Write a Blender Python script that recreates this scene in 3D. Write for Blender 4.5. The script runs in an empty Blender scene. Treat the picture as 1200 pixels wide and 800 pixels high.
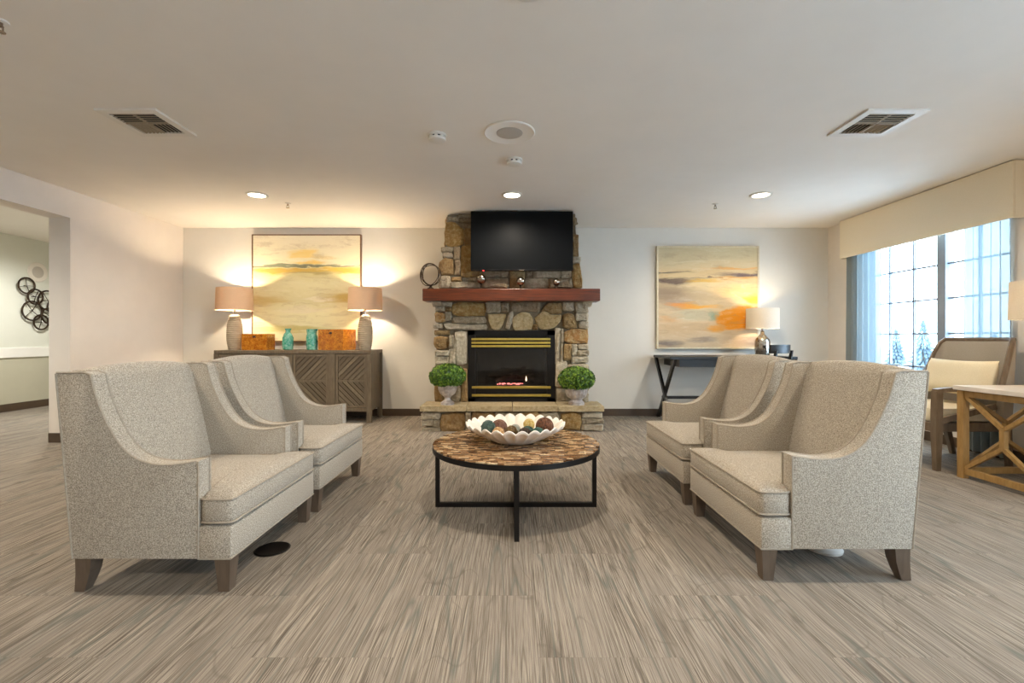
import bpy, bmesh, math, random
from mathutils import Vector, Matrix
random.seed(11)
S = bpy.context.scene
C = S.collection
PI = math.pi

# ------------------------------------------------------------------ camera
F = 540.0                      # focal length in pixels of the 1200 px frame
EYE = 1.15
HOR = 396.0                    # horizon row
cam = bpy.data.cameras.new('camera')
cam.sensor_width = 36.0
cam.lens = F / 1200.0 * 36.0
cam.shift_y = -(400.0 - HOR) / 1200.0
cam.clip_start = 0.05
cam_o = bpy.data.objects.new('camera', cam)
C.objects.link(cam_o)
cam_o.location = (0, 0, EYE)
cam_o.rotation_euler = (PI / 2, 0, 0)
S.camera = cam_o

# ------------------------------------------------------------------ world (overcast winter sky), exposure
W = bpy.data.worlds.new('overcast_sky')
S.world = W
W.use_nodes = True
bg = W.node_tree.nodes['Background']
bg.inputs[0].default_value = (0.63, 0.83, 1.0, 1)
bg.inputs[1].default_value = 9.5
S.view_settings.view_transform = 'Standard'
S.view_settings.look = 'None'
S.view_settings.gamma = 1.0
S.view_settings.use_curve_mapping = False
S.view_settings.exposure = 0.63
S.cycles.max_bounces = 10
S.cycles.diffuse_bounces = 6
S.cycles.transparent_max_bounces = 12
S.cycles.caustics_reflective = False
S.cycles.caustics_refractive = False
S.cycles.sample_clamp_indirect = 6.0

DOWN_POWER = 92.0       # recessed ceiling lights
DOWN_COL = (1.0, 0.87, 0.70)
LAMP_POWER = 72.0       # sideboard lamps
LAMP_COL = (1.0, 0.80, 0.56)

def portal(loc, rot, sx, sy):
    l = bpy.data.lights.new('window_portal', 'AREA')
    l.shape = 'RECTANGLE'; l.size = sx; l.size_y = sy
    l.cycles.is_portal = True
    o = bpy.data.objects.new('window_portal', l)
    C.objects.link(o); o.location = loc; o.rotation_euler = rot
    o['kind'] = 'helper'
    return o

# room dimensions
XL, XR, YB, YF, ZC = -4.87, 4.68, 6.824, -4.0, 2.78
portal((XR + 0.20, 5.26, 1.42), (0, PI / 2, 0), 2.0, 1.9)
portal((XR + 0.20, -.6, 1.42), (0, PI / 2, 0), 2.0, 4.6)

# ------------------------------------------------------------------ small helpers
def lin(h):
    r = [int(h[i:i + 2], 16) / 255 for i in (0, 2, 4)]
    return tuple((c / 12.92 if c <= .04045 else ((c + .055) / 1.055) ** 2.4) for c in r) + (1,)

class NT:
    def __init__(s, name):
        s.m = bpy.data.materials.new(name); s.m.use_nodes = True
        s.t = s.m.node_tree; s.n = s.t.nodes; s.l = s.t.links
        s.b = s.n['Principled BSDF']; s.out = s.n['Material Output']
    def new(s, t): return s.n.new(t)
    def put(s, sock, v):
        if isinstance(v, bpy.types.NodeSocket): s.l.new(v, sock)
        else: sock.default_value = v
    def math(s, op, a, b=None, clamp=False):
        n = s.new('ShaderNodeMath'); n.operation = op; n.use_clamp = clamp
        s.put(n.inputs[0], a)
        if b is not None: s.put(n.inputs[1], b)
        return n.outputs[0]
    def mix(s, f, a, b, blend='MIX'):
        n = s.new('ShaderNodeMix'); n.data_type = 'RGBA'; n.blend_type = blend
        s.put(n.inputs[0], f); s.put(n.inputs[6], a); s.put(n.inputs[7], b)
        return n.outputs[2]
    def obj(s): return s.new('ShaderNodeTexCoord').outputs['Object']
    def pos(s): return s.new('ShaderNodeNewGeometry').outputs['Position']
    def island(s): return s.new('ShaderNodeNewGeometry').outputs['Random Per Island']
    def rnd(s): return s.new('ShaderNodeObjectInfo').outputs['Random']
    def sep(s, v):
        n = s.new('ShaderNodeSeparateXYZ'); s.put(n.inputs[0], v); return n.outputs
    def comb(s, x, y, z):
        n = s.new('ShaderNodeCombineXYZ')
        for i, v in enumerate((x, y, z)): s.put(n.inputs[i], v)
        return n.outputs[0]
    def noise(s, v, scale=5., detail=2., rough=.5, dist=0.):
        n = s.new('ShaderNodeTexNoise'); s.put(n.inputs['Vector'], v)
        n.inputs['Scale'].default_value = scale; n.inputs['Detail'].default_value = detail
        n.inputs['Roughness'].default_value = rough; n.inputs['Distortion'].default_value = dist
        return n.outputs['Fac']
    def rng(s, v, a, b, c=0., d=1., smooth=False):
        n = s.new('ShaderNodeMapRange'); n.clamp = True
        if smooth: n.interpolation_type = 'SMOOTHSTEP'
        s.put(n.inputs[0], v)
        for i, k in enumerate((a, b, c, d)): n.inputs[i + 1].default_value = k
        return n.outputs[0]
    def ramp(s, v, stops):
        n = s.new('ShaderNodeValToRGB'); s.put(n.inputs[0], v)
        e = n.color_ramp.elements
        while len(e) < len(stops): e.new(0.5)
        for el, (p, c) in zip(e, stops): el.position = p; el.color = c
        return n.outputs[0]
    def bump(s, h, strength=.3, dist=.01):
        n = s.new('ShaderNodeBump'); s.put(n.inputs['Height'], h)
        n.inputs['Strength'].default_value = strength; n.inputs['Distance'].default_value = dist
        s.l.new(n.outputs[0], s.b.inputs['Normal'])
    def base(s, c): s.put(s.b.inputs['Base Color'], c)
    def set(s, rough=.5, metal=0., spec=None):
        s.b.inputs['Roughness'].default_value = rough; s.b.inputs['Metallic'].default_value = metal
        if spec is not None: s.b.inputs['Specular IOR Level'].default_value = spec
        return s.m

def mottled(name, c1, c2, scale=8., rough=.6, metal=0., bump=0., bscale=None, stretch=(1, 1, 1), detail=3., lo=.35, hi=.65, spec=None, bd=.01):
    t = NT(name)
    v = t.obj()
    mp = t.new('ShaderNodeMapping'); t.l.new(v, mp.inputs[0]); mp.inputs['Scale'].default_value = stretch
    n = t.noise(mp.outputs[0], scale, detail, .6)
    t.base(t.mix(t.rng(n, lo, hi), lin(c1), lin(c2)))
    if bump: t.bump(t.noise(mp.outputs[0], bscale or scale * 3, 3., .6), bump, bd)
    return t.set(rough, metal, spec)

def emit(name, col, strength):
    t = NT(name); t.base(col)
    t.b.inputs['Emission Color'].default_value = col
    t.b.inputs['Emission Strength'].default_value = strength
    return t.m

# ------------------------------------------------------------------ materials
MAT = {}
MAT['wall'] = mottled('wall_paint', 'e0d6ca', 'e4dace', 3., .85, bump=.03, bscale=180.)
MAT['wall_back'] = mottled('wall_paint_grey', 'dfdbd2', 'e2ded5', 3., .85, bump=.03, bscale=180.)
MAT['hall_wall'] = mottled('hall_paint', 'd3d5ca', 'd6d8cd', 3., .85)
MAT['hall_low'] = mottled('hall_paint_low', 'b9b6a2', 'bcb9a5', 3., .8)
MAT['ceiling'] = mottled('ceiling_paint', 'e6e0d7', 'e9e3da', 2., .95, bump=.05, bscale=120.)
MAT['trim_white'] = mottled('trim_white', 'e8e7e0', 'ebeae4', 4., .5)
MAT['baseboard'] = mottled('baseboard_vinyl', '4a3a2c', '52412f', 4., .55)
MAT['white_plastic'] = mottled('white_plastic', 'dcd6cc', 'e0dad0', 4., .5)
MAT['grey_grille'] = mottled('grey_grille', 'b3ada4', 'bab4ab', 300., .7)
MAT['dark_void'] = mottled('dark_void', '171310', '1c1814', 4., .8)
MAT['duct'] = mottled('duct_metal', '9b8c75', 'a6967e', 8., .6)
MAT['black_metal'] = mottled('black_metal', '0f0c0b', '151210', 12., .45, spec=.3)
MAT['black_wood'] = mottled('black_wood', '15130f', '1d1a17', 14., .38, stretch=(1, 8, 8))
MAT['brass'] = mottled('brass', 'd8c36a', 'cdb55a', 9., .28, 1., bump=.02)
MAT['copper_frame'] = mottled('copper_frame', '6f5038', '7c5b41', 20., .4, .4)
MAT['bronze'] = mottled('bronze_wire', '3a2f26', '4b3c2f', 20., .4, .7)
MAT['chrome'] = mottled('mercury_silver', 'b9ada0', '8d7f72', 14., .18, 1.)
MAT['leg_wood'] = mottled('taupe_leg_wood', '57493c', '635446', 6., .45, stretch=(6, 6, 1))
MAT['mantel'] = mottled('cherry_wood', '6b3114', '47200d', 5., .34, stretch=(.7, 7, 9), bump=.05, detail=5.)
MAT['side_wood'] = mottled('grey_brown_oak', '756753', '615443', 6., .5, stretch=(6, 6, 1.2), bump=.08, detail=5.)
_t = NT('grey_brown_slat')
_c = _t.ramp(_t.island(), [(0., lin('5c503f')), (.5, lin('6c5f4c')), (1., lin('7f715c'))])
_t.base(_t.mix(_t.rng(_t.noise(_t.obj(), 30., 4.), .35, .65, 0, .4), _c, lin('574a3a')))
MAT['side_slat'] = _t.set(.55)
MAT['oak'] = mottled('honey_oak', 'a8844f', '91703f', 6., .45, stretch=(5, 5, 1.2), bump=.05, detail=5.)
MAT['chair_wood'] = mottled('walnut_grey', '75634f', '62523f', 6., .45, stretch=(5, 5, 1.2), detail=5.)
MAT['marble'] = mottled('pale_stone_top', 'e2d8cc', 'd2c6b8', 4., .3, detail=6.)
MAT['white_ceramic'] = mottled('white_ceramic', 'efe9e0', 'e6ddd0', 6., .35)
MAT['mortar'] = mottled('mortar', '9a8d76', '867963', 14., .95, bump=.5, bscale=60.)
MAT['snow'] = mottled('snow', 'f2f5f8', 'e6ecf2', .6, .9)
MAT['fir'] = mottled('frosted_fir', '4c5b63', '74838a', 1.4, .9)
MAT['bark'] = mottled('bark', '5d564e', '6e665c', 5., .9)
MAT['upholstery'] = mottled('grey_upholstery', '9a9082', 'a69c8e', 220., .95, bump=.2, bscale=300., bd=.002)
MAT['cream_fabric'] = mottled('cream_fabric', 'd8cbac', 'e1d5ba', 160., .95, bump=.2, bscale=260., bd=.002)
MAT['valance'] = mottled('cream_valance', 'ece0c8', 'efe4ce', 120., .95, bump=.1, bscale=300., bd=.002)
MAT['vinyl'] = mottled('window_vinyl', '7f8791', '8b939d', 3., .5)
MAT['rib_ceramic'] = mottled('taupe_ceramic', 'a99b84', 'b7a992', 14., .55, bump=.1, bscale=60.)

def stone(name, c1, c2, c3):
    t = NT(name); v = t.obj()
    n = t.noise(v, 5., 4., .65, .6); m = t.noise(v, 22., 4., .7)
    c = t.mix(t.rng(n, .35, .65), lin(c1), lin(c2))
    t.base(t.mix(t.rng(m, .44, .62, 0, .9), c, lin(c3)))
    t.bump(t.noise(v, 20., 7., .75), 1., .05)
    return t.set(.85)
STONE = {
    'tan': stone('stone_tan', 'c4a674', 'b08e5e', '96774c'),
    'gold': stone('stone_gold', 'b88f52', 'a07b42', 'c9ad76'),
    'brown': stone('stone_brown', 'a5814f', '8d6d45', 'b79a6c'),
    'grey': stone('stone_grey', 'bcac92', 'a6957a', 'cdbfa4'),
    'dark': stone('stone_dark', 'a08c70', '8b785e', 'b29f82'),
    'cream': stone('stone_cream', 'e8d2a4', 'd9bd88', 'c6a672'),
    'light': stone('stone_light', 'd2c4aa', 'bdad91', 'e0d4bd'),
    'rust': stone('stone_rust', 'bf9458', 'b27e44', 'cfb282'),
    'slab': stone('stone_slab', 'd8c7a2', 'cdb88f', 'bda57b'),
}

def fabric():
    t = NT('tweed_fabric'); v = t.obj()
    n = t.noise(v, 210., 2., .6); n2 = t.noise(v, 60., 2., .5)
    c = t.mix(t.rng(n, .36, .64), lin('82786b'), lin('c6bcab'))
    c = t.mix(t.rng(n2, .45, .75, 0, .3), c, lin('9a9286'))
    t.base(c); t.bump(n, .6, .004)
    t.b.inputs['Sheen Weight'].default_value = .15
    return t.set(.95, 0, .2)
MAT['tweed'] = fabric()
MAT['piping'] = mottled('piping_fabric', '968c7d', 'a89d8d', 150., .95)

def carpet():
    t = NT('carpet'); p = t.sep(t.pos()); r = t.rnd()
    x, y = p[0], p[1]
    off = t.math('MULTIPLY', r, 57.3)
    def nz(fx, fy, k, det=2., rough=.6, xx=x):
        return t.noise(t.comb(t.math('MULTIPLY', xx, fx), t.math('MULTIPLY', y, fy), t.math('ADD', off, k)), 1., det, rough)
    wob = nz(3., 2.4, 2.)
    xw = t.math('ADD', x, t.math('MULTIPLY', wob, .014))
    s1 = nz(300., 3.6, 0., 3., .6, xw); s3 = nz(420., 9., 4., 2., .6, xw)
    patch = t.rng(nz(5., 1.6, 21.), .40, .62)
    c = t.mix(t.rng(nz(6., .8, 40.), .3, .7), lin('8b8277'), lin('988f84'))
    lo_ = t.rng(s1, .50, .60); hi_ = t.rng(s1, .47, .38)
    c = t.mix(t.math('MULTIPLY', lo_, t.rng(patch, 0., 1., .5, 1.)), c, lin('5f564c'))
    c = t.mix(t.math('MULTIPLY', hi_, t.rng(patch, 0., 1., .4, .85)), c, lin('b8ad9d'))
    c = t.mix(t.rng(s3, .56, .68, 0, .5), c, lin('7d7468'))
    def contour(n, w): return t.math('SUBTRACT', 1., t.math('DIVIDE', t.math('ABSOLUTE', t.math('SUBTRACT', n, .5)), w), True)
    # long dark threads running down the room, and broader grey green ones
    l1 = t.noise(t.comb(t.math('MULTIPLY', xw, 16.), t.math('MULTIPLY', y, .55), t.math('MULTIPLY', off, .05)), 1., 1., .4)
    c = t.mix(t.math('MULTIPLY', contour(l1, .018), .75), c, lin('625a50'))
    l2 = t.noise(t.comb(t.math('MULTIPLY', xw, 7.), t.math('MULTIPLY', y, .5), t.math('ADD', t.math('MULTIPLY', off, .05), 8.)), 1., 1., .4)
    c = t.mix(t.math('MULTIPLY', contour(l2, .018), .7), c, lin('686b65'))
    # wandering scribble lines
    for k, fx, fy in ((3., 4.4, 1.6), (13., 6., 2.0)):
        ln = contour(nz(fx, fy, k, 1., .4), .012)
        mk = t.rng(nz(1.7, 1.7, k + 5., 1.), .47, .55)
        c = t.mix(t.math('MULTIPLY', t.math('MULTIPLY', ln, mk), .4), c, lin('665f56'))
    fib = t.noise(t.pos(), 420., 2., .7)
    c = t.mix(t.rng(fib, .3, .7, 0, .30), c, lin('6a6157'))
    t.base(c); t.bump(t.math('ADD', t.math('MULTIPLY', s1, .6), t.math('MULTIPLY', fib, .5)), .5, .006)
    return t.set(1.0, 0, .1)
MAT['carpet'] = carpet()

def shade_mat(name, col, transl, k):
    t = NT(name)
    d = t.new('ShaderNodeBsdfDiffuse'); tr = t.new('ShaderNodeBsdfTranslucent')
    n = t.noise(t.obj(), 260., 2.)
    t.put(d.inputs[0], t.mix(t.rng(n, .3, .7, 0, .3), lin(col), lin('8a7a66')))
    tr.inputs[0].default_value = lin(transl)
    m = t.new('ShaderNodeMixShader'); m.inputs[0].default_value = k
    t.l.new(d.outputs[0], m.inputs[1]); t.l.new(tr.outputs[0], m.inputs[2])
    t.l.new(m.outputs[0], t.out.inputs[0]); return t.m
MAT['shade_tan'] = shade_mat('linen_shade', 'd8c2a6', 'd0a878', .24)
MAT['shade_white'] = shade_mat('white_shade', 'eee8dd', 'f4ead6', .40)

def sheer():
    t = NT('sheer_curtain')
    d = t.new('ShaderNodeBsdfDiffuse'); d.inputs[0].default_value = lin('c9d2d2')
    tr = t.new('ShaderNodeBsdfTranslucent'); tr.inputs[0].default_value = lin('64757c')
    tp = t.new('ShaderNodeBsdfTransparent')
    a = t.new('ShaderNodeMixShader'); a.inputs[0].default_value = .6
    t.l.new(d.outputs[0], a.inputs[1]); t.l.new(tr.outputs[0], a.inputs[2])
    b = t.new('ShaderNodeMixShader')
    n = t.noise(t.obj(), 500., 1.)
    t.put(b.inputs[0], t.rng(n, .3, .7, .03, .09))
    t.l.new(a.outputs[0], b.inputs[1]); t.l.new(tp.outputs[0], b.inputs[2])
    t.l.new(b.outputs[0], t.out.inputs[0]); return t.m
MAT['sheer'] = sheer()

def pane_mat(name, tint, gloss):
    t = NT(name)
    tp = t.new('ShaderNodeBsdfTransparent'); tp.inputs[0].default_value = tint
    g = t.new('ShaderNodeBsdfGlossy'); g.inputs['Roughness'].default_value = .03
    fr = t.new('ShaderNodeFresnel'); fr.inputs[0].default_value = gloss
    m = t.new('ShaderNodeMixShader')
    bk = t.new('ShaderNodeNewGeometry').outputs['Backfacing']
    t.put(m.inputs[0], t.math('MULTIPLY', fr.outputs[0], t.math('SUBTRACT', 1., bk)))
    t.l.new(tp.outputs[0], m.inputs[1]); t.l.new(g.outputs[0], m.inputs[2])
    t.l.new(m.outputs[0], t.out.inputs[0]); return t.m
MAT['pane'] = pane_mat('window_glass', (.97, .98, 1, 1), 1.35)
MAT['fire_glass'] = pane_mat('fire_glass', (.8, .78, .75, 1), 1.5)

def screen():
    t = NT('tv_screen'); t.base(lin('141618'))
    return t.set(.42, 0, .05)
MAT['screen'] = screen()

def amber():
    t = NT('amber_shell'); v = t.obj()
    n = t.noise(v, 22., 5., .75); n2 = t.noise(v, 55., 3., .6)
    c = t.mix(t.rng(n, .35, .65), lin('d08a26'), lin('9c5212'))
    t.base(t.mix(t.rng(n2, .56, .66, 0, .8), c, lin('5a2c0a')))
    return t.set(.25)
MAT['amber'] = amber()
def teal():
    t = NT('teal_glass'); v = t.obj()
    n = t.noise(v, 26., 3., .6)
    t.base(t.mix(t.rng(n, .35, .65), lin('3fae93'), lin('9fdcc8')))
    t.b.inputs['Transmission Weight'].default_value = .35
    return t.set(.15)
MAT['teal'] = teal()

def leafmat():
    t = NT('boxwood_leaf')
    t.base(t.ramp(t.island(), [(0., lin('1b360a')), (.5, lin('456f14')), (1., lin('8bab34'))]))
    return t.set(.5)
MAT['leaf'] = leafmat()
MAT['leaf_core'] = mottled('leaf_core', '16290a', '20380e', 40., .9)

def shell():
    t = NT('shell_mosaic')
    c = t.ramp(t.island(), [(0., lin('4a2e1a')), (.3, lin('755233')), (.55, lin('9c7a56')), (.8, lin('c0a078')), (1., lin('ddc6a2'))])
    n = t.noise(t.obj(), 60., 3.)
    t.base(t.mix(t.rng(n, .4, .7, 0, .5), c, lin('553822')))
    return t.set(.22)
MAT['shell'] = shell()

# ------------------------------------------------------------------ geometry helpers
def link(name, bm, mat, parent=None, loc=(0, 0, 0), smooth=False, rot=(0, 0, 0), fix=True):
    if fix: bmesh.ops.recalc_face_normals(bm, faces=bm.faces)
    me = bpy.data.meshes.new(name); bm.to_mesh(me); bm.free()
    if mat: me.materials.append(MAT[mat] if isinstance(mat, str) else mat)
    if smooth:
        for p in me.polygons: p.use_smooth = True
        if smooth != 'all':
            try: me.set_sharp_from_angle(angle=math.radians(40))
            except Exception: pass
    o = bpy.data.objects.new(name, me); C.objects.link(o)
    o.parent = parent; o.location = loc; o.rotation_euler = rot
    return o
def thing(name, label, cat, loc=(0, 0, 0), rz=0., group=None):
    o = bpy.data.objects.new(name, None); C.objects.link(o)
    o.empty_display_size = .1
    o.location = loc; o.rotation_euler = (0, 0, rz)
    return tag(o, label, cat, group)
def tag(o, label, cat, group=None):
    o['label'] = label; o['category'] = cat
    if group: o['group'] = group
    return o
def struct(o, label=None):
    o['kind'] = 'structure'
    if label: o['label'] = label
    return o
def dup(root, loc, rz, label, group=None):
    r = root.copy(); C.objects.link(r); r.location = loc; r.rotation_euler = (0, 0, rz)
    r['label'] = label
    if group: r['group'] = group
    for ch in list(root.children):
        c = ch.copy(); C.objects.link(c); c.parent = r
        for g in list(ch.children):
            d = g.copy(); C.objects.link(d); d.parent = c
    return r

def B(bm, x0, x1, y0, y1, z0, z1, bev=0., M=None):
    vs = [bm.verts.new((x, y, z)) for x in (x0, x1) for y in (y0, y1) for z in (z0, z1)]
    if M: 
        for v in vs: v.co = M @ v.co
    f = [bm.faces.new([vs[i] for i in q]) for q in ((0, 1, 3, 2), (4, 6, 7, 5), (0, 4, 5, 1), (2, 3, 7, 6), (0, 2, 6, 4), (1, 5, 7, 3))]
    if bev:
        es = list({e for k in f for e in k.edges})
        bmesh.ops.bevel(bm, geom=es, offset=bev, segments=2, affect='EDGES', profile=.5)
    return bm
def box(*a, **k): return B(bmesh.new(), *a, **k)
def bar(bm, p, q, w, d=None, up=(0, 0, 1)):
    """square bar from p to q"""
    p, q = Vector(p), Vector(q); z = (q - p).normalized()
    x = Vector(up).cross(z)
    if x.length < 1e-4: x = Vector((1, 0, 0))
    x.normalize(); y = z.cross(x); d = d or w
    L = (q - p).length
    M = Matrix.Translation(p) @ Matrix((x, y, z)).transposed().to_4x4()
    return B(bm, -w / 2, w / 2, -d / 2, d / 2, 0, L, 0, M)
def lathe(bm, prof, n=32, mod=None, close=True):
    rings = []
    for r, z in prof:
        rg = []
        for i in range(n):
            a = 2 * PI * i / n
            rr, zz = mod(a, r, z) if mod else (r, z)
            rg.append(bm.verts.new((rr * math.cos(a), rr * math.sin(a), zz)))
        rings.append(rg)
    for a, b in zip(rings, rings[1:]):
        for i in range(n):
            j = (i + 1) % n
            bm.faces.new((a[i], a[j], b[j], b[i]))
    if close:
        bm.faces.new(rings[0][::-1]); bm.faces.new(rings[-1])
    return bm
def tube(bm, pts, r, n=8, closed=False):
    pts = [Vector(p) for p in pts]; N = len(pts); rings = []
    nrm = None
    for i, p in enumerate(pts):
        if closed: t = pts[(i + 1) % N] - pts[i - 1]
        else: t = pts[min(i + 1, N - 1)] - pts[max(i - 1, 0)]
        t.normalize()
        if nrm is None:
            nrm = t.orthogonal().normalized()
        nrm = (nrm - t * nrm.dot(t))
        if nrm.length < 1e-5: nrm = t.orthogonal()
        nrm.normalize(); bn = t.cross(nrm)
        rr = r[i] if isinstance(r, (list, tuple)) else r
        rings.append([bm.verts.new(p + (nrm * math.cos(2 * PI * k / n) + bn * math.sin(2 * PI * k / n)) * rr) for k in range(n)])
    pr = list(zip(rings, rings[1:]))
    if closed: pr.append((rings[-1], rings[0]))
    for a, b in pr:
        for k in range(n):
            j = (k + 1) % n
            bm.faces.new((a[k], a[j], b[j], b[k]))
    if not closed:
        bm.faces.new(rings[0][::-1]); bm.faces.new(rings[-1])
    return bm
def catmull(P, k=6, closed=False):
    out = []; n = len(P); P = [Vector(p) for p in P]
    rngi = range(n) if closed else range(n - 1)
    for i in rngi:
        g = (lambda j: P[j % n]) if closed else (lambda j: P[max(0, min(n - 1, j))])
        p0, p1, p2, p3 = g(i - 1), g(i), g(i + 1), g(i + 2)
        for s in range(k):
            t = s / k
            out.append(.5 * ((2 * p1) + (p2 - p0) * t + (2 * p0 - 5 * p1 + 4 * p2 - p3) * t * t + (3 * p1 - p0 - 3 * p2 + p3) * t ** 3))
    if not closed: out.append(P[-1])
    return out
def prism(bm, poly, a, b, axis='y', bev=0.):
    """poly = list of 2D points; extruded from a to b along the axis"""
    def mk(p, h):
        if axis == 'y': return (p[0], h, p[1])
        if axis == 'x': return (h, p[0], p[1])
        return (p[0], p[1], h)
    v0 = [bm.verts.new(mk(p, a)) for p in poly]; v1 = [bm.verts.new(mk(p, b)) for p in poly]
    n = len(poly)
    f0 = bm.faces.new(v0); f1 = bm.faces.new(v1[::-1])
    for i in range(n):
        j = (i + 1) % n
        bm.faces.new((v0[j], v0[i], v1[i], v1[j]))
    if bev:
        es = list(set(f0.edges) | set(f1.edges))
        bmesh.ops.bevel(bm, geom=es, offset=bev, segments=2, affect='EDGES', profile=.5)
    return bm
def cyl(bm, r, z0, z1, n=24, M=None):
    k = len(bm.verts)
    lathe(bm, [(r, z0), (r, z1)], n)
    if M:
        bm.verts.ensure_lookup_table()
        for v in bm.verts[k:]: v.co = M @ v.co
    return bm
def loft(bm, rings, cap=True):
    R = [[bm.verts.new(p) for p in r] for r in rings]; n = len(R[0])
    for a, b in zip(R, R[1:]):
        for i in range(n):
            j = (i + 1) % n
            bm.faces.new((a[i], a[j], b[j], b[i]))
    if cap: bm.faces.new(R[0][::-1]); bm.faces.new(R[-1])
    return bm

# ================================================================== ROOM SHELL
HX = -7.9      # hallway far wall
fl = struct(link('floor', box(HX - .2, XR + .2, YF - .2, YB + .2, -.2, -.008), 'mortar'), 'striped grey beige carpet tile floor')
TW, TD = .52, .80
tile_me = {}
def tile(x0, x1, y0, y1):
    k = (round(x1 - x0, 3), round(y1 - y0, 3))
    if k not in tile_me:
        bm = box(0, k[0] - .0004, 0, k[1] - .0004, -.008, 0)
        me = bpy.data.meshes.new('carpet_tile'); bm.to_mesh(me); bm.free(); me.materials.append(MAT['carpet']); tile_me[k] = me
    o = bpy.data.objects.new('carpet_tile', tile_me[k]); C.objects.link(o)
    o.parent = fl; o.location = (x0, y0, 0)
ci = 0
x = XL - .235
cols = []
while x < XR - 1e-3:
    cols.append((x, min(x + TW, XR))); x += TW
YT = 1.0                          # nearer than this the camera sees no floor: one broad sheet there
for ci, (xa, xb) in enumerate(cols):
    y = YT - (.0 if ci % 2 else .40)
    ys = [YT]
    yy = YT + (.26 if ci % 2 else .66)
    while yy < YB - .02:
        ys.append(yy); yy += TD
    ys.append(YB)
    for a, b in zip(ys, ys[1:]): tile(xa, xb, a, b)
o = link('carpet_sheet', box(XL - .235, XR, YF, YT - .0012, -.008, 0), 'carpet', fl)
o = link('carpet_sheet', box(HX, XL - .2362, YF, YB + 2.3, -.008, 0), 'carpet', fl)
struct(link('floor_hall', box(HX - .2, XL, YB + .2, YB + 2.4, -.2, -.008), 'mortar'))
struct(link('ceiling', box(HX - .2, XR + .2, YF - .2, YB + 2.4, ZC, ZC + .2), 'ceiling'), 'smooth off-white ceiling')
struct(link('wall_back', box(XL, XR + .2, YB, YB + .2, 0, ZC), 'wall_back'), 'pale greige back wall behind fireplace')
# left wall with the wide hallway opening (nearer than its corner pillar)
OY, OZ = 5.08, 2.475
bm = box(XL - .235, XL, OY, YB + 2.3, 0, ZC); B(bm, XL - .235, XL, 1.2, OY, OZ, ZC); B(bm, XL - .235, XL, YF, 1.2, 0, ZC)
struct(link('wall_left', bm, 'wall'), 'warm white left wall with wide opening')
struct(link('wall_front', box(XL, XR + .2, YF - .2, YF, 0, ZC), 'wall'), 'plain wall at the near end of the room')
# right wall, two window openings
WY0, WY1, WZ0, WZ1 = 4.33, 6.20, .42, 2.42
bm = bmesh.new()
B(bm, XR, XR + .2, WY1, YB, 0, ZC); B(bm, XR, XR + .2, 1.7, WY0, 0, ZC); B(bm, XR, XR + .2, YF, -2.9, 0, ZC)
for a, b in ((WY0, WY1), (-2.9, 1.7)):
    B(bm, XR, XR + .2, a, b, 0, WZ0); B(bm, XR, XR + .2, a, b, WZ1, ZC)
struct(link('wall_right', bm, 'wall'), 'warm cream window wall')
# hallway
struct(link('wall_hall', box(HX - .2, HX, YF, YB + 2.4, 0.0, ZC), 'hall_wall'), 'pale green grey hallway wall')
struct(link('wall_hall_lower', box(HX, HX + .006, YF, YB + 2.3, .12, .84), 'hall_low'), 'olive beige lower part of hallway wall')
struct(link('trim_1', box(HX, HX + .03, YF, YB + 2.3, .84, 1.0, bev=.006), 'trim_white'), 'wide white chair rail on hallway wall')
struct(link('wall_hall_end', box(HX, XL - .235, YB + 2.3, YB + 2.4, 0, ZC), 'hall_wall'))
struct(link('wall_hall_front', box(HX, XL - .235, YF - .2, YF, 0, ZC), 'hall_wall'))
def base(nm, *a): struct(link(nm, box(*a, bev=.004), 'baseboard'), 'dark brown vinyl baseboard')
base('baseboard_back', XL, -1.0, YB - .012, YB, 0, .105)
base('baseboard_back_right', 1.0, XR, YB - .012, YB, 0, .105)
base('baseboard_left', XL, XL + .012, OY, YB, 0, .105)
base('baseboard_jamb', XL - .235, XL + .012, OY - .012, OY, 0, .105)
base('baseboard_right', XR - .012, XR, YF, YB, 0, .105)
base('baseboard_hall', HX, HX + .014, YF, YB + 2.3, 0, .12)

# windows: axis 'y' runs along the right wall, 'x' along the near wall
def window(nm, a0, a1, sashes, z0, z1, rows, axis, at):
    root = bpy.data.objects.new(nm, None); C.objects.link(root); struct(root, 'vinyl window with divided panes')
    def bx(p0, p1, d0, d1, zz0, zz1):
        return box(at + d0, at + d1, p0, p1, zz0, zz1) if axis == 'y' else box(p0, p1, at - d1, at - d0, zz0, zz1)
    f = bmesh.new()
    for q in ((a0, a0 + .04, z0, z1), (a1 - .04, a1, z0, z1), (a0, a1, z0, z0 + .05), (a0, a1, z1 - .05, z1)):
        g = bx(q[0], q[1], .06, .16, q[2], q[3]); me = bpy.data.meshes.new('x'); g.to_mesh(me); g.free(); f.from_mesh(me); bpy.data.meshes.remove(me)
    link('window_frame', f, 'vinyl', root)
    link('window_sill', bx(a0 - .03, a1 + .03, -.04, .06, z0 - .03, z0), 'trim_white', root)
    for k, (s0, s1, nc) in enumerate(sashes):
        if k: link('mullion', bx(sashes[k - 1][1], s0, .05, .15, z0 + .05, z1 - .05), 'vinyl', root)
        w = (s1 - s0) / nc
        for i in range(1, nc): link('muntin', bx(s0 + i * w - .009, s0 + i * w + .009, .085, .115, z0 + .05, z1 - .05), 'vinyl', root)
        for z in rows: link('muntin', bx(s0, s1, .085, .115, z - .009, z + .009), 'vinyl', root)
        zs = [z0 + .05] + [z for z in rows] + [z1 - .05]
        for i in range(nc):
            for za, zb in zip(zs, zs[1:]):
                link('pane', bx(s0 + i * w + .009, s0 + (i + 1) * w - .009, .098, .102, za + .009, zb - .009), 'pane', root)
    return root
rows = [.815, 1.2, 1.587, 1.966]
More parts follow.
